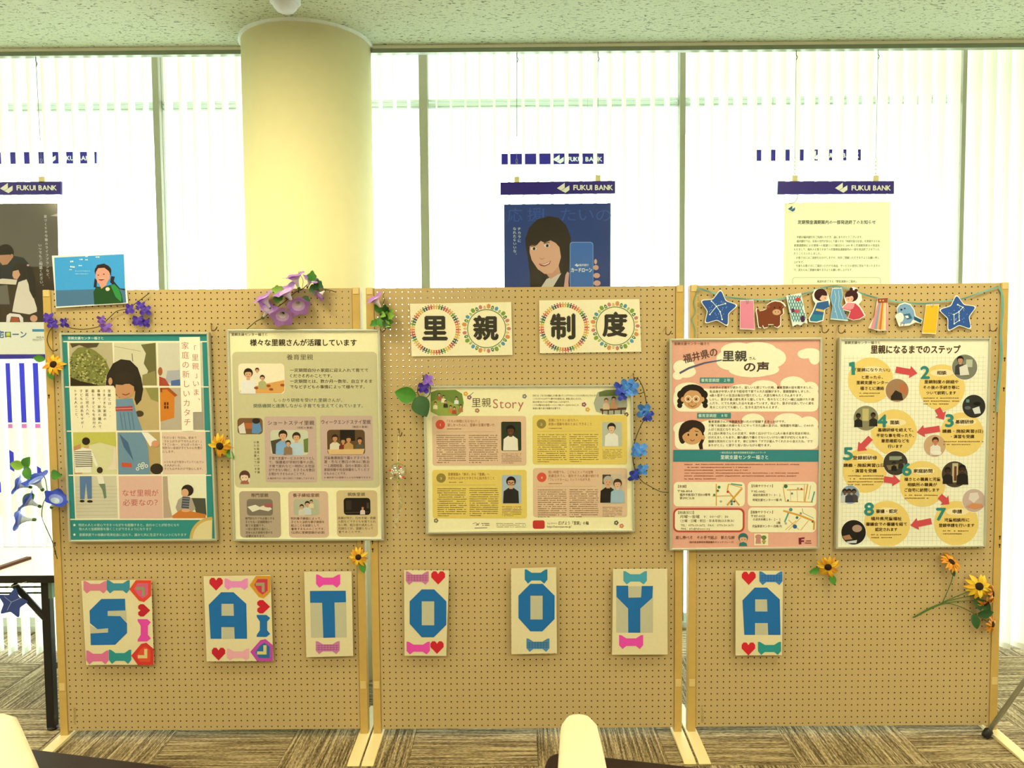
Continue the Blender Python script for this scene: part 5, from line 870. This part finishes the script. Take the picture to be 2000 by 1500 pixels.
# sunflower bunch
t = thing('sunflower_bunch', at(1783, 1206, -.02), 'bunch of five sunflowers on long green stems at the right edge of the right board', 'sunflower')
for pts in (((1783, 1206), (1815, 1188), (1838, 1178), (1843, 1172), (1860, 1130), (1858, 1112)), ((1785, 1206), (1838, 1178), (1880, 1160), (1905, 1150)), ((1785, 1206), (1840, 1178), (1890, 1165), (1932, 1160)), ((1785, 1206), (1840, 1180), (1895, 1173), (1920, 1175)), ((1785, 1206), (1838, 1180), (1870, 1183), (1905, 1200), (1932, 1217))): MB().tube(smoothpts([at(x, y, -.018-.006*(i > 2)) for i, (x, y) in enumerate(pts)], 5), .0022, GST, 6, .0014).build('stem', t, smooth=True)
OC = ('e08c1c', 'e8a024', 'd87c18')
for x, y, d, R, c in ((1858, 1098, (.25, -.6, .75), .045, OC), (1912, 1145, (-.15, -1, .2), .052, ('eebc24', 'e8a81c', 'f2c838')), (1938, 1160, (.8, -.6, .1), .042, OC), (1926, 1178, (.3, -.7, -.6), .040, OC), (1938, 1219, (.6, -.7, .1), .040, OC)): sunflower(t, at(x, y, -.035), d, R, c)
for x, y, d in ((1905, 1165, (.3, -.2, -.95)), (1915, 1172, (.6, -.2, -.8)), (1910, 1200, (.95, -.2, .2)), (1900, 1200, (.2, -.2, -.9)), (1858, 1112, (.3, -.3, -.9))): leaf(t, at(x, y, -.028), d, .06 if y > 1150 else .03, .04 if y > 1150 else .02, LEAF2)
# glass wind chime
c = at(776.5, 921.5, -.05); t = thing('wind_chime', (c[0], -.05, c[2]-.2), 'clear glass wind chime ball with red dots hanging left of the story poster', 'wind chime')
prof = [(.036*math.sin(math.pi*(j+.6)/12), -.036*math.cos(math.pi*(j+.6)/12)) for j in range(12)][1:]
MB().lathe(c, (0, 0, 1), prof, CHIME, 24).build('glass_ball', t, smooth=True)
STR = M('d8dcb8', .5, raw=True); MB().tube([V3(at(779, 846, -.045)), V3(c)+Vector((0, 0, .034))], .0008, STR, 5).tube([V3(c)+Vector((0, 0, .03)), V3(c)+Vector((0, 0, -.07))], .0007, STR, 5).build('string', t)
for i in range(9): a = i*.9; q = V3(c)+Vector((.035*math.cos(a)*.75, -.035*abs(math.sin(a*1.3))*.6-.014, .024*math.sin(i*1.7))); MB().ball(q, .0045, M('cc3c3c' if i % 3 else 'e8dcc0', .4, raw=True), 8, 5).build('painted_dot', t)
for dz, m in ((.036, LEAF3), (-.04, LEAF3)): MB().ball(V3(c)+Vector((0, 0, dz)), .004, m, 8, 5).build('bead', t)
vs = []
for k in range(9): z = -.07-.155*k/8; vs += [V3(c)+Vector((-.007+.012*math.sin(k*.6), .004*math.cos(k), z)), V3(c)+Vector((.007+.012*math.sin(k*.6), -.004*math.cos(k), z))]
MB().add(vs, [(2*k, 2*k+1, 2*k+3, 2*k+2) for k in range(8)], clear('thin_film', .25, .2, (.93, .98, .9))).build('paper_tail', t)
# ================================================================== hanging bank signs
NAVY = M('2a1f8c', .35, 0, .04, raw=True, name='navy_sign'); CREAMI = 'f4f0d8'
def logo(p, x, y, s_, c, L=2):
    for q in ([(0, 55), (78, 0), (78, 52), (40, 78)], [(42, 80), (125, 26), (125, 74), (85, 102)]): p.poly([(x+a*s_, y+b*s_) for a, b in q], c, L)
    return p
def bank_sign(label, o, bar, tx, lg, wires, Y=.65, group='bank sign bars with posters'):
    f = [(o[0]+x/o[2], o[1]+y/o[2]) for x, y in bar]; q = at(*np.array(f).T, Y); t = thing('hanging_sign', (q[:, 0].mean(), Y, q[:, 2].min()), label, 'sign', group)
    mb = MB(); plate(mb, f, Y, Y+.012, NAVY); mb.build('sign_bar', t); p = Print(t, Y, *o)
    logo(p, *lg, CREAMI).part('logo'); p.T('FUKUI', tx[0], tx[0]+(tx[1]-tx[0])*.47, tx[2], tx[3], CREAMI, 2, bold=.03).T('BANK', tx[0]+(tx[1]-tx[0])*.55, tx[1], tx[2], tx[3], CREAMI, 2, bold=.03).part('sign_lettering')
    for x0, y0, x1, y1 in wires:
        top = at(x0, y0, RAILY); top[2] = CZ-.0365; w_ = MB(); b = at(x1, y1, Y+.006)
        w_.tube([V3(top), V3(b)+Vector((0, 0, .10))], .0012, M('6a7060', .4, .6, raw=True), 5).build('wire', t)
        w_ = MB(); z0 = b[2]+.10
        for k in range(5): w_.tube([(b[0]+.004*math.cos(a), b[1]+.002*math.sin(2*a), z0-.008-.018*k+.010*math.sin(a)) for a in np.linspace(0, 6.28, 9)], .0012, M('9a9a88', .3, .8, raw=True), 4)
        w_.build('chain', t); MB().box((b[0]-.012, Y, b[2]-.012), (b[0]+.012, Y+.01, b[2]+.016), M('d8d4a8', .5, raw=True)).build('clip', t); MB().tube([V3(top), V3(top)+Vector((0, 0, -.02)), V3(top)+Vector((.006, 0, -.03)), V3(top)+Vector((0, 0, -.045))], .002, M('5a5f50', .4, .8, raw=True), 5).build('rail_hook', t)
    return t
oM = (940, 280, 5.173); oR = (1440, 270, 5.0); oL = (0, 340, 4.167)
sm = bank_sign('navy bank sign bar hung over the smiling woman poster', oM, [(192, 394), (1355, 378), (1355, 505), (192, 520)], (932, 1328, 444, 72), (765, 398, 1.0), ((1009.5, 92, 1009.5, 352), (1168, 91, 1168, 349)))
sr = bank_sign('navy bank sign bar hung over the printed notice', oR, [(398, 420), (1530, 418), (1530, 542), (392, 546)], (1118, 1498, 483, 68), (955, 434, .96), ((1555.5, 88, 1552, 350), (1715.5, 86, 1710, 350)))
sl = bank_sign('navy bank sign bar hung over the family poster at the left edge', oL, [(-440, 70), (496, 60), (496, 164), (-440, 172)], (136, 460, 110, 56), (0, 72, .82), ((69, 93, 82, 352), (-88, 94, -75, 353)))
MB().tube(smoothpts([at(1540, 378, .652), at(1536, 388, .65), at(1541, 397, .648), at(1552, 395, .65), at(1558, 384, .652), at(1556, 378, .652)], 5), .0012, M('6a7058', .4, .5, raw=True), 5).build('cable_loop', sr); MB().tube(smoothpts([at(1001, 380, .652), at(1005, 388, .65), at(1014, 390, .65), at(1023, 382, .652)], 5), .0012, M('6a7058', .4, .5, raw=True), 5).build('cable_loop', sm)
def poster(label, o, quad, c, Y=.670, mat=None):
    f = [(o[0]+x/o[2], o[1]+y/o[2]) for x, y in quad]; q = at(*np.array(f).T, Y); t = thing('hanging_poster', (q[:, 0].mean(), Y, q[:, 2].min()), label, 'poster', 'posters hung below the bank sign bars')
    mb = MB(); plate(mb, f, Y, Y+.002, mat or ink(c)); mb.build('sheet', t)
    a, b = at(f[0][0], f[0][1]-12, Y), at(f[1][0], f[1][1]-12, Y); q2 = np.array([a, b, q[2]+[0, -.001, 0], q[3]+[0, -.001, 0]]); q2[:, 1] -= .003
    MB().add(q2, [(0, 1, 2, 3)], VINYL).build('clear_sleeve', t)
    return Print(t, Y, *o)
# smiling woman with phone
p = poster('navy poster of a smiling woman holding up a blue phone', oM, [(230, 617), (1307, 605), (1300, 2125), (235, 2135)], '24407c')
for s_, x, y in (('応', 340, 725), ('援', 540, 720), ('し', 690, 720), ('た', 880, 720), ('い', 1060, 720), ('の', 1235, 725)): p.T(s_, x-75, x+75, y, 150, '33579c', 1)
p.part('ghost_lettering'); p.V('チカラに', 384, 845, 1005, 36, 'dce4e8', 2).V('なれたらいいな。', 338, 845, 1145, 36, 'dce4e8', 2).part('slogan_text')
p.poly([(450, 1050), (445, 970), (480, 860), (560, 770), (680, 735), (780, 750), (860, 830), (905, 950), (900, 1150), (880, 1330), (820, 1400), (640, 1500), (560, 1660), (500, 1640), (490, 1300), (470, 1150)], '2a1c18', 2).part('hair'); p.poly([(600, 1460), (700, 1360), (820, 1310), (900, 1420), (1000, 1600), (1000, 2100), (560, 2100), (560, 1560)], '26221e', 2.5).poly([(600, 1460), (660, 1370), (810, 1310), (720, 1460), (640, 1560)], 'e0d0b0', 3).part('jacket')
p.poly([(490, 1040), (520, 980), (600, 950), (720, 970), (790, 1050), (805, 1150), (780, 1240), (720, 1310), (640, 1320), (570, 1270), (510, 1180), (488, 1100)], 'e8b088', 4).poly([(650, 1310), (780, 1230), (800, 1310), (700, 1370)], 'd89c74', 3.5).part('face'); p.poly([(470, 1050), (480, 930), (560, 850), (700, 840), (790, 930), (800, 1060), (760, 1010), (700, 980), (640, 1005), (600, 985), (560, 1030), (510, 1030)], '2e201a', 5).part('fringe')
for x, y in ((530, 1064), (664, 1034)): p.el(x, y, 30, 15, 'f0e4d8', 5, 14).el(x+3, y, 14, 15, '2a1812', 6, 12)
p.poly([(580, 1215), (640, 1215), (706, 1185), (690, 1220), (640, 1245), (600, 1238)], 'b8483c', 5).poly([(592, 1218), (640, 1220), (696, 1194), (680, 1214), (640, 1232)], 'f4ece0', 6).line([(590, 1160), (610, 1172), (640, 1158)], 6, 'c08058', 5).line([(500, 1040), (550, 1034)], 7, '3a2418', 6).line([(630, 1010), (690, 1000)], 7, '3a2418', 6).part('facial_features')
p.rr(895, 996, 1132, 1640, 30, '8cb0d4', 5).rr(901, 1003, 1127, 1640, 26, '3c70b0', 6).part('phone'); logo(p, 943, 1213, .33, CREAMI, 7).T('福井銀行', 988, 1085, 1230, 26, CREAMI, 7, bold=.01).T('カードローン', 908, 1118, 1280, 50, CREAMI, 7, bold=.03).part('phone_lettering')
for x, y, rx, ry in ((1155, 1195, 15, 26), (1158, 1255, 28, 26), (1166, 1335, 34, 26), (1170, 1412, 36, 28)): p.el(x, y, rx, ry, 'e0a890', 5, 16)
p.poly([(835, 1450), (850, 1330), (870, 1295), (888, 1310), (880, 1400), (890, 1560), (840, 1560)], 'e0a890', 5).part('fingers')
# notice
p = poster('white printed bank notice below the right sign bar', oR, [(465, 632), (1490, 620), (1496, 2080), (440, 2090)], 'f6f0c4', mat=translucent('backlit_paper', (.88, .87, .70), (.92, .91, .76), .45))
logo(p, 494, 660, .56, '2c6484', 1).greek(498, 565, 720, 8, 1, '6a7a74', 1, .4).part('logo'); p.T('定期預金満期案内の一部発送終了のお知らせ', 592, 1350, 820, 42, '33301c', 1, bold=.02).part('title_text')
for s_, x0, x1, y in (('平素は福井銀行をご利用いただき、誠にありがとうございます。', 580, 1222, 966), ('福井銀行では、将来の世代が安心して暮らせる「持続可能な社会」を実現するため、', 580, 1402, 1006), ('紙資源節約による環境への配慮という観点から 2019 年 5 月満期到来分の発送を', 555, 1390, 1047), ('もちまして、個人のお客さまあての定期預金満期案内の一部を発送終了させていた', 552, 1388, 1086), ('だくことといたしました。', 552, 818, 1127), ('お客さまにはご迷惑をおかけしますが、何卒ご理解いただきますようお願い申し', 575, 1386, 1167), ('上げます。', 552, 650, 1210), ('今後もお客さまにご満足いただける商品・サービスの提供に努めてまいりますの', 573, 1394, 1246), ('で、変わらぬご愛顧を賜りますようお願い申し上げます。', 552, 1125, 1286), ('発送を終了する「預金満期のご案内」', 780, 1162, 1399)): p.T(s_, x0, x1, y, 27, '4a4428', 1)
p.part('body_text'); p.line([(540, 1420), (540, 1375), (556, 1360), (1382, 1360), (1398, 1375), (1398, 1420)], 3, '8a8460', 1).part('box_outline')
# family poster
p = poster('family poster of a father and a ponytailed girl at the left edge', oL, [(-400, 243), (467, 238), (490, 1500), (-400, 1510)], 'f2ecd0')
p.poly([(-395, 245), (467, 240), (488, 1205), (-395, 1205)], '6a6352', 1).poly([(-395, 760), (478, 752), (488, 1205), (-395, 1205)], '3c2c1c', 1.5).poly([(230, 880), (483, 865), (488, 1205), (250, 1205)], '33241a', 2).poly([(410, 340), (470, 320), (472, 345)], 'c0b898', 2).part('room_photo')
p.poly([(-60, 800), (20, 700), (110, 665), (190, 680), (235, 730), (230, 900), (-60, 900)], '24282a', 3).el(45, 640, 68, 70, '1e1814', 3).poly([(-10, 660), (80, 655), (98, 690), (60, 735), (20, 740), (-10, 700)], 'c08860', 4).el(96, 668, 12, 18, 'c08860', 5).part('father')
p.poly([(-60, 870), (20, 850), (140, 860), (130, 900), (-60, 890)], 'e2d0ac', 4).poly([(150, 880), (215, 855), (255, 950), (300, 1090), (300, 1120), (240, 1142), (100, 1120), (110, 1060), (130, 960)], 'e6d6b8', 5).el(175, 795, 78, 72, '241a16', 5).poly([(220, 740), (265, 760), (285, 850), (295, 1000), (270, 1010), (240, 950), (225, 850)], '1e1614', 6).poly([(105, 790), (150, 780), (165, 820), (140, 858), (112, 850), (100, 825)], 'd8a078', 6).el(143, 808, 13, 20, 'd8a078', 7).el(228, 742, 10, 8, 'e0a0a0', 7).part('girl'); p.poly([(-60, 920), (60, 900), (80, 1060), (-60, 1060)], '6e6654', 3).el(275, 1175, 30, 28, 'd8a078', 4).part('trousers_and_foot')
p.poly([(50, 1205), (55, 1150), (80, 1132), (160, 1140), (188, 1170), (190, 1205), (165, 1205), (155, 1165), (90, 1160), (80, 1205)], 'ece0c8', 7).poly([(92, 1165), (150, 1168), (158, 1203), (88, 1203)], 'b05030', 7).part('toy_chair')
p.V('家づくりや今後のライフプランなど、', 380, 330, 865, 27, 'dcd8c0', 3, bold=.01).V('いつでもご相談ください。', 332, 565, 925, 29, 'dcd8c0', 3, bold=.01).part('slogan_text'); p.T('宅ローン', -25, 215, 1305, 62, '3c6c90', 2, bold=.03).part('headline_text'); p.rr(52, 1288, 86, 1328, 8, 'd8dc50', 1.5).part('yellow_square'); p.rect(262, 1262, 480, 1282, '3c8ca8', 2).part('blue_label'); p.T('0120', 295, 358, 1328, 24, '5a5844', 2).greek(265, 470, 1345, 10, 2, '6a6850', 2, .4).part('phone_text'); p.poly([(-395, 1468), (488, 1466), (490, 1500), (-395, 1508)], '2c2890', 2).part('navy_band')
# signs and a poster between blinds and glass
YB = 1.165
for lb, x0, x1, y0, y1 in (('navy bank sign bar behind the blind slats, above the middle sign', 979, 1180, 300, 321), ('navy bank sign bar behind the blind slats, above the right sign', 1478, 1682, 292, 314), ('navy bank sign bar behind the blind slats, above the left sign', -14, 188, 297, 320)):
    w_ = x1-x0; q = at(np.array([x0, x1]), np.array([(y0+y1)/2]*2), YB); t = thing('hanging_sign', (q[:, 0].mean(), YB, q[0, 2]), lb, 'sign', 'bank sign bars between blinds and glass')
    mb = MB(); plate(mb, [(x0, y0), (x1, y0-1), (x1, y1-1), (x0, y1)], YB, YB+.012, NAVY); mb.build('sign_bar', t)
    pr = Print(t, YB); logo(pr, x0+w_*.50, y0+2, w_/1163, CREAMI).part('logo'); pr.T('FUKUI', x0+w_*.65, x0+w_*.79, (y0+y1)/2, 12, CREAMI, 2, bold=.03).T('BANK', x0+w_*.82, x0+w_*.98, (y0+y1)/2, 12, CREAMI, 2, bold=.03).part('sign_lettering')
    for xx in (x0+w_*.15, x0+w_*.84): a = at(xx, y0, YB+.006); MB().tube([a, (a[0], a[1], CZ+.30)], .0012, M('b0b8b0', .4, .5, raw=True), 4).build('wire', t)
Yw = 1.17; q = at(np.array([-140, 100]), np.array([960, 960]), Yw); t = thing('window_poster', (q[:, 0].mean(), Yw, q[0, 2]), 'white window poster with navy block, pink line and slanted navy emblem, behind the left blind', 'poster')
mb = MB(); plate(mb, [(-140, 690), (98, 690), (112, 1010), (-130, 1010)], Yw, Yw+.003, M('f4f6f4', .6, raw=True)); mb.build('sheet', t); pr = Print(t, Yw)
NB = '3a34b0'; pr.poly([(-136, 710), (84, 709), (88, 825), (-132, 826)], NB, 1).part('navy_block'); pr.poly([(-132, 829), (88, 828), (89, 836), (-132, 837)], 'e06ca0', 1).part('pink_line'); pr.poly([(-60, 835), (0, 868), (80, 915), (80, 952), (0, 905), (-60, 870)], NB, 1).poly([(-60, 930), (0, 940), (10, 960), (-60, 975)], NB, 1).part('emblem')
# ================================================================== folding table at the left
TZ = .665; TY = .045; xr = at(106, 1120, TY)[0]; xl = xr-1.5
BLK = M('1a1a1c', .4, raw=True, name='black_steel')
t = thing('folding_table', ((xr+xl)/2, TY+.2, 0), 'white folding table with black legs beside the left board', 'table')
MB().box((xl, TY, TZ-.004), (xr, TY+.45, TZ+.004), M('f0f0ec', .3, raw=True)).build('table_top', t); MB().box((xl-.004, TY-.006, TZ-.026), (xr+.004, TY, TZ+.005), BLK).box((xr, TY, TZ-.026), (xr+.006, TY+.45, TZ+.005), BLK).box((xl, TY+.45, TZ-.026), (xr+.004, TY+.456, TZ+.005), M('7a4c30', .5, raw=True)).build('edge_band', t, bevel=.002)
for X in (xr-.055, xl+.05):
    for Yq in (TY+.02, TY+.40): MB().box((X-.017, Yq, .012), (X+.017, Yq+.034, TZ-.026), BLK).build('leg', t, bevel=.003); MB().lathe((X, Yq+.017, .014), (0, 0, -1), [(.001, 0), (.018, 0), (.022, .006), (.018, .014), (.001, .014)], BLK, 12).build('foot_cap', t)
    MB().box((X-.012, TY+.03, .25), (X+.012, TY+.42, .275), BLK).build('stretcher', t)
MB().tube([(xr-.19, TY+.03, TZ-.04), (xr-.06, TY+.03, TZ-.19)], .013, BLK, 8).build('brace', t); MB().box((xr-.04, TY+.02, TZ-.10), (xr-.025, TY+.05, TZ-.03), M('6a8478', .5, .4, raw=True)).build('hinge', t)
for k in range(5): MB().tube([(xl+.06, TY+.05+.08*k, TZ-.085), (xr-.06, TY+.05+.08*k, TZ-.085)], .004, BLK, 6).build('shelf_rod', t)
a, b = at(-60, 1131, .12), at(57, 1093, .12); z = TZ+.004; a = atz(-40, 1125, z); b = atz(57, 1092, z)
u = np.array(b)-np.array(a); u /= np.linalg.norm(u); n_ = np.array([-u[1], u[0], 0])*.012
MB().prism([a-n_, b-n_, b+n_, a+n_], [q+np.array([0, 0, .012]) for q in (a-n_, b-n_, b+n_, a+n_)], M('5c2c20', .5, raw=True)).build('wooden_bar', None, 'reddish brown wooden bar lying on the white table', 'bar')
YS = TY-.012; sp = [(x, y) for x, y in starpts(24, 1178, 33, 17, 12)]; f = at(*np.array(sp).T, YS); t = thing('paper_star', (f[:, 0].mean(), YS, f[:, 2].min()), 'navy paper star hanging from the white folding table', 'paper ornament')
mb = MB(); plate(mb, sp, YS, YS+.0015, ink('3a4878')); mb.build('card', t); pr = Print(t, YS); pr.line([(8, 1165), (22, 1176), (40, 1168)], 1, '9aa4b8', 2).line([(22, 1176), (14, 1192)], 1, '9aa4b8', 2).part('constellation'); MB().tube([at(16, 1148, YS), at(20, 1146, YS), at(52, 1136, YS+.004)], .0008, STR, 4).build('string', t)
# ================================================================== stand leg at the right edge
ALU = M('b4aa84', .4, .5, name='stand_tube'); ft = atz(1922, 1434, .0); ft[1] = -.035; ft[0] = at(1922, 1434, -.035)[0]; apex = np.array([ft[0]+.78, -.16, 1.35])
t = thing('easel', (apex[0], apex[1], 0), 'slim metal easel at the right edge, its leg ending in a black rubber foot', 'easel')
for e in (np.array([ft[0], ft[1]-.01, .012]), np.array([apex[0]*2-ft[0], ft[1]-.01, .012]), np.array([apex[0], apex[1]-.55, .012])):
    d = apex-e; d /= np.linalg.norm(d); l = MB().tube([e+d*.03, apex], .0095, ALU, 10).build('leg', t, smooth=True); MB().lathe(e-d*.008, d, [(.001, 0), (.014, .002), (.0175, .012), (.0165, .034), (.010, .040)], BLK, 14).build('rubber_foot', l, smooth=True)
MB().ball(apex, .028, BLK, 12, 8).build('hub', t, smooth=True)
# ================================================================== lobby benches in the foreground
VIN = M('24100c', .55, 0, .1, 30, raw=True, name='dark_brown_vinyl'); ARM = M('f0dc9c', .5, 0, .04, 30, name='cream_armrest')
def bench(label, fa, fb, arm, ln=.62):
    A = atz(*fa, .42); B = atz(*fb, .42); e = (B-A)/np.linalg.norm(B-A); n = np.array([e[1], -e[0], 0]); n = n if n[1] < 0 else -n; A[2] = 0
    t = thing('lobby_bench', A+e*ln/2+n*.25, label, 'bench', 'cream-armed lobby benches')
    pt = lambda u, v, z: A+e*u+n*v+np.array([0, 0, z])
    out = []
    for cu, cv, a0 in ((.05, .05, 180), (ln-.05, .05, 270), (ln-.05, .47, 0), (.05, .47, 90)):
        for k in range(5): a = math.radians(a0+22.5*k); out.append((cu+.05*math.cos(a), cv+.05*math.sin(a)))
    MB().prism([pt(u, v, .42) for u, v in out], [pt(u, v, .33) for u, v in out], VIN).build('seat_cushion', t, bevel=.012)
    for u in (.06, ln-.06):
        for v in (.07, .45): MB().tube([pt(u, v, 0), pt(u, v, .33)], .014, BLK, 10).build('leg', t)
    (ax, ay), wf, wn, z = arm; c = atz(ax, ay, z); bk = c+np.array([-.02 if ax > 500 else .33, -.42, 0])
    d = bk-c; d /= np.linalg.norm(d); s_ = np.array([-d[1], d[0], 0]); s_ = s_ if s_[0] > 0 else -s_
    rings = []
    for k in range(9):
        q = k/8; w_ = wf+(wn-wf)*q; drop = .018*(1-q)**4; w2 = w_*(1 if k else .72)
        cc = c+d*(.42*q); rings.append([cc+s_*(w2/2*math.cos(a))*1.0+np.array([0, 0, -drop-.028+.028*(abs(math.sin(a))**.5)*(1 if math.sin(a) > 0 else -1)]) for a in np.linspace(0, 2*math.pi, 17)[:-1]])
    mb = MB(); n2 = 16; vs = [v for r in rings for v in r]; mb.add(vs, [(i*n2+k, i*n2+(k+1) % n2, (i+1)*n2+(k+1) % n2, (i+1)*n2+k) for i in range(8) for k in range(n2)]+[tuple(range(n2)), tuple(range(9*n2-1, 8*n2-1, -1))], ARM); mb.build('armrest', t, smooth=True)
    q0 = c+d*.06; q1 = c+d*.36; MB().prism([q0-s_*.03+[0, 0, -.04], q0+s_*.03+[0, 0, -.04], q1+s_*.03+[0, 0, -.04], q1-s_*.03+[0, 0, -.04]], [np.array([v[0], v[1], .02]) for v in (q0-s_*.03, q0+s_*.03, q1+s_*.03, q1-s_*.03)], ARM).build('arm_panel', t, bevel=.006)
bench('dark brown lobby bench with a cream armrest, bottom centre', (1073, 1464), (1400, 1500), ((1130, 1382), .095, .13, .64))
bench('dark brown lobby bench with a cream armrest, bottom left corner', (-20, 1450), (360, 1497), ((-22, 1384), .12, .15, .64), .66)
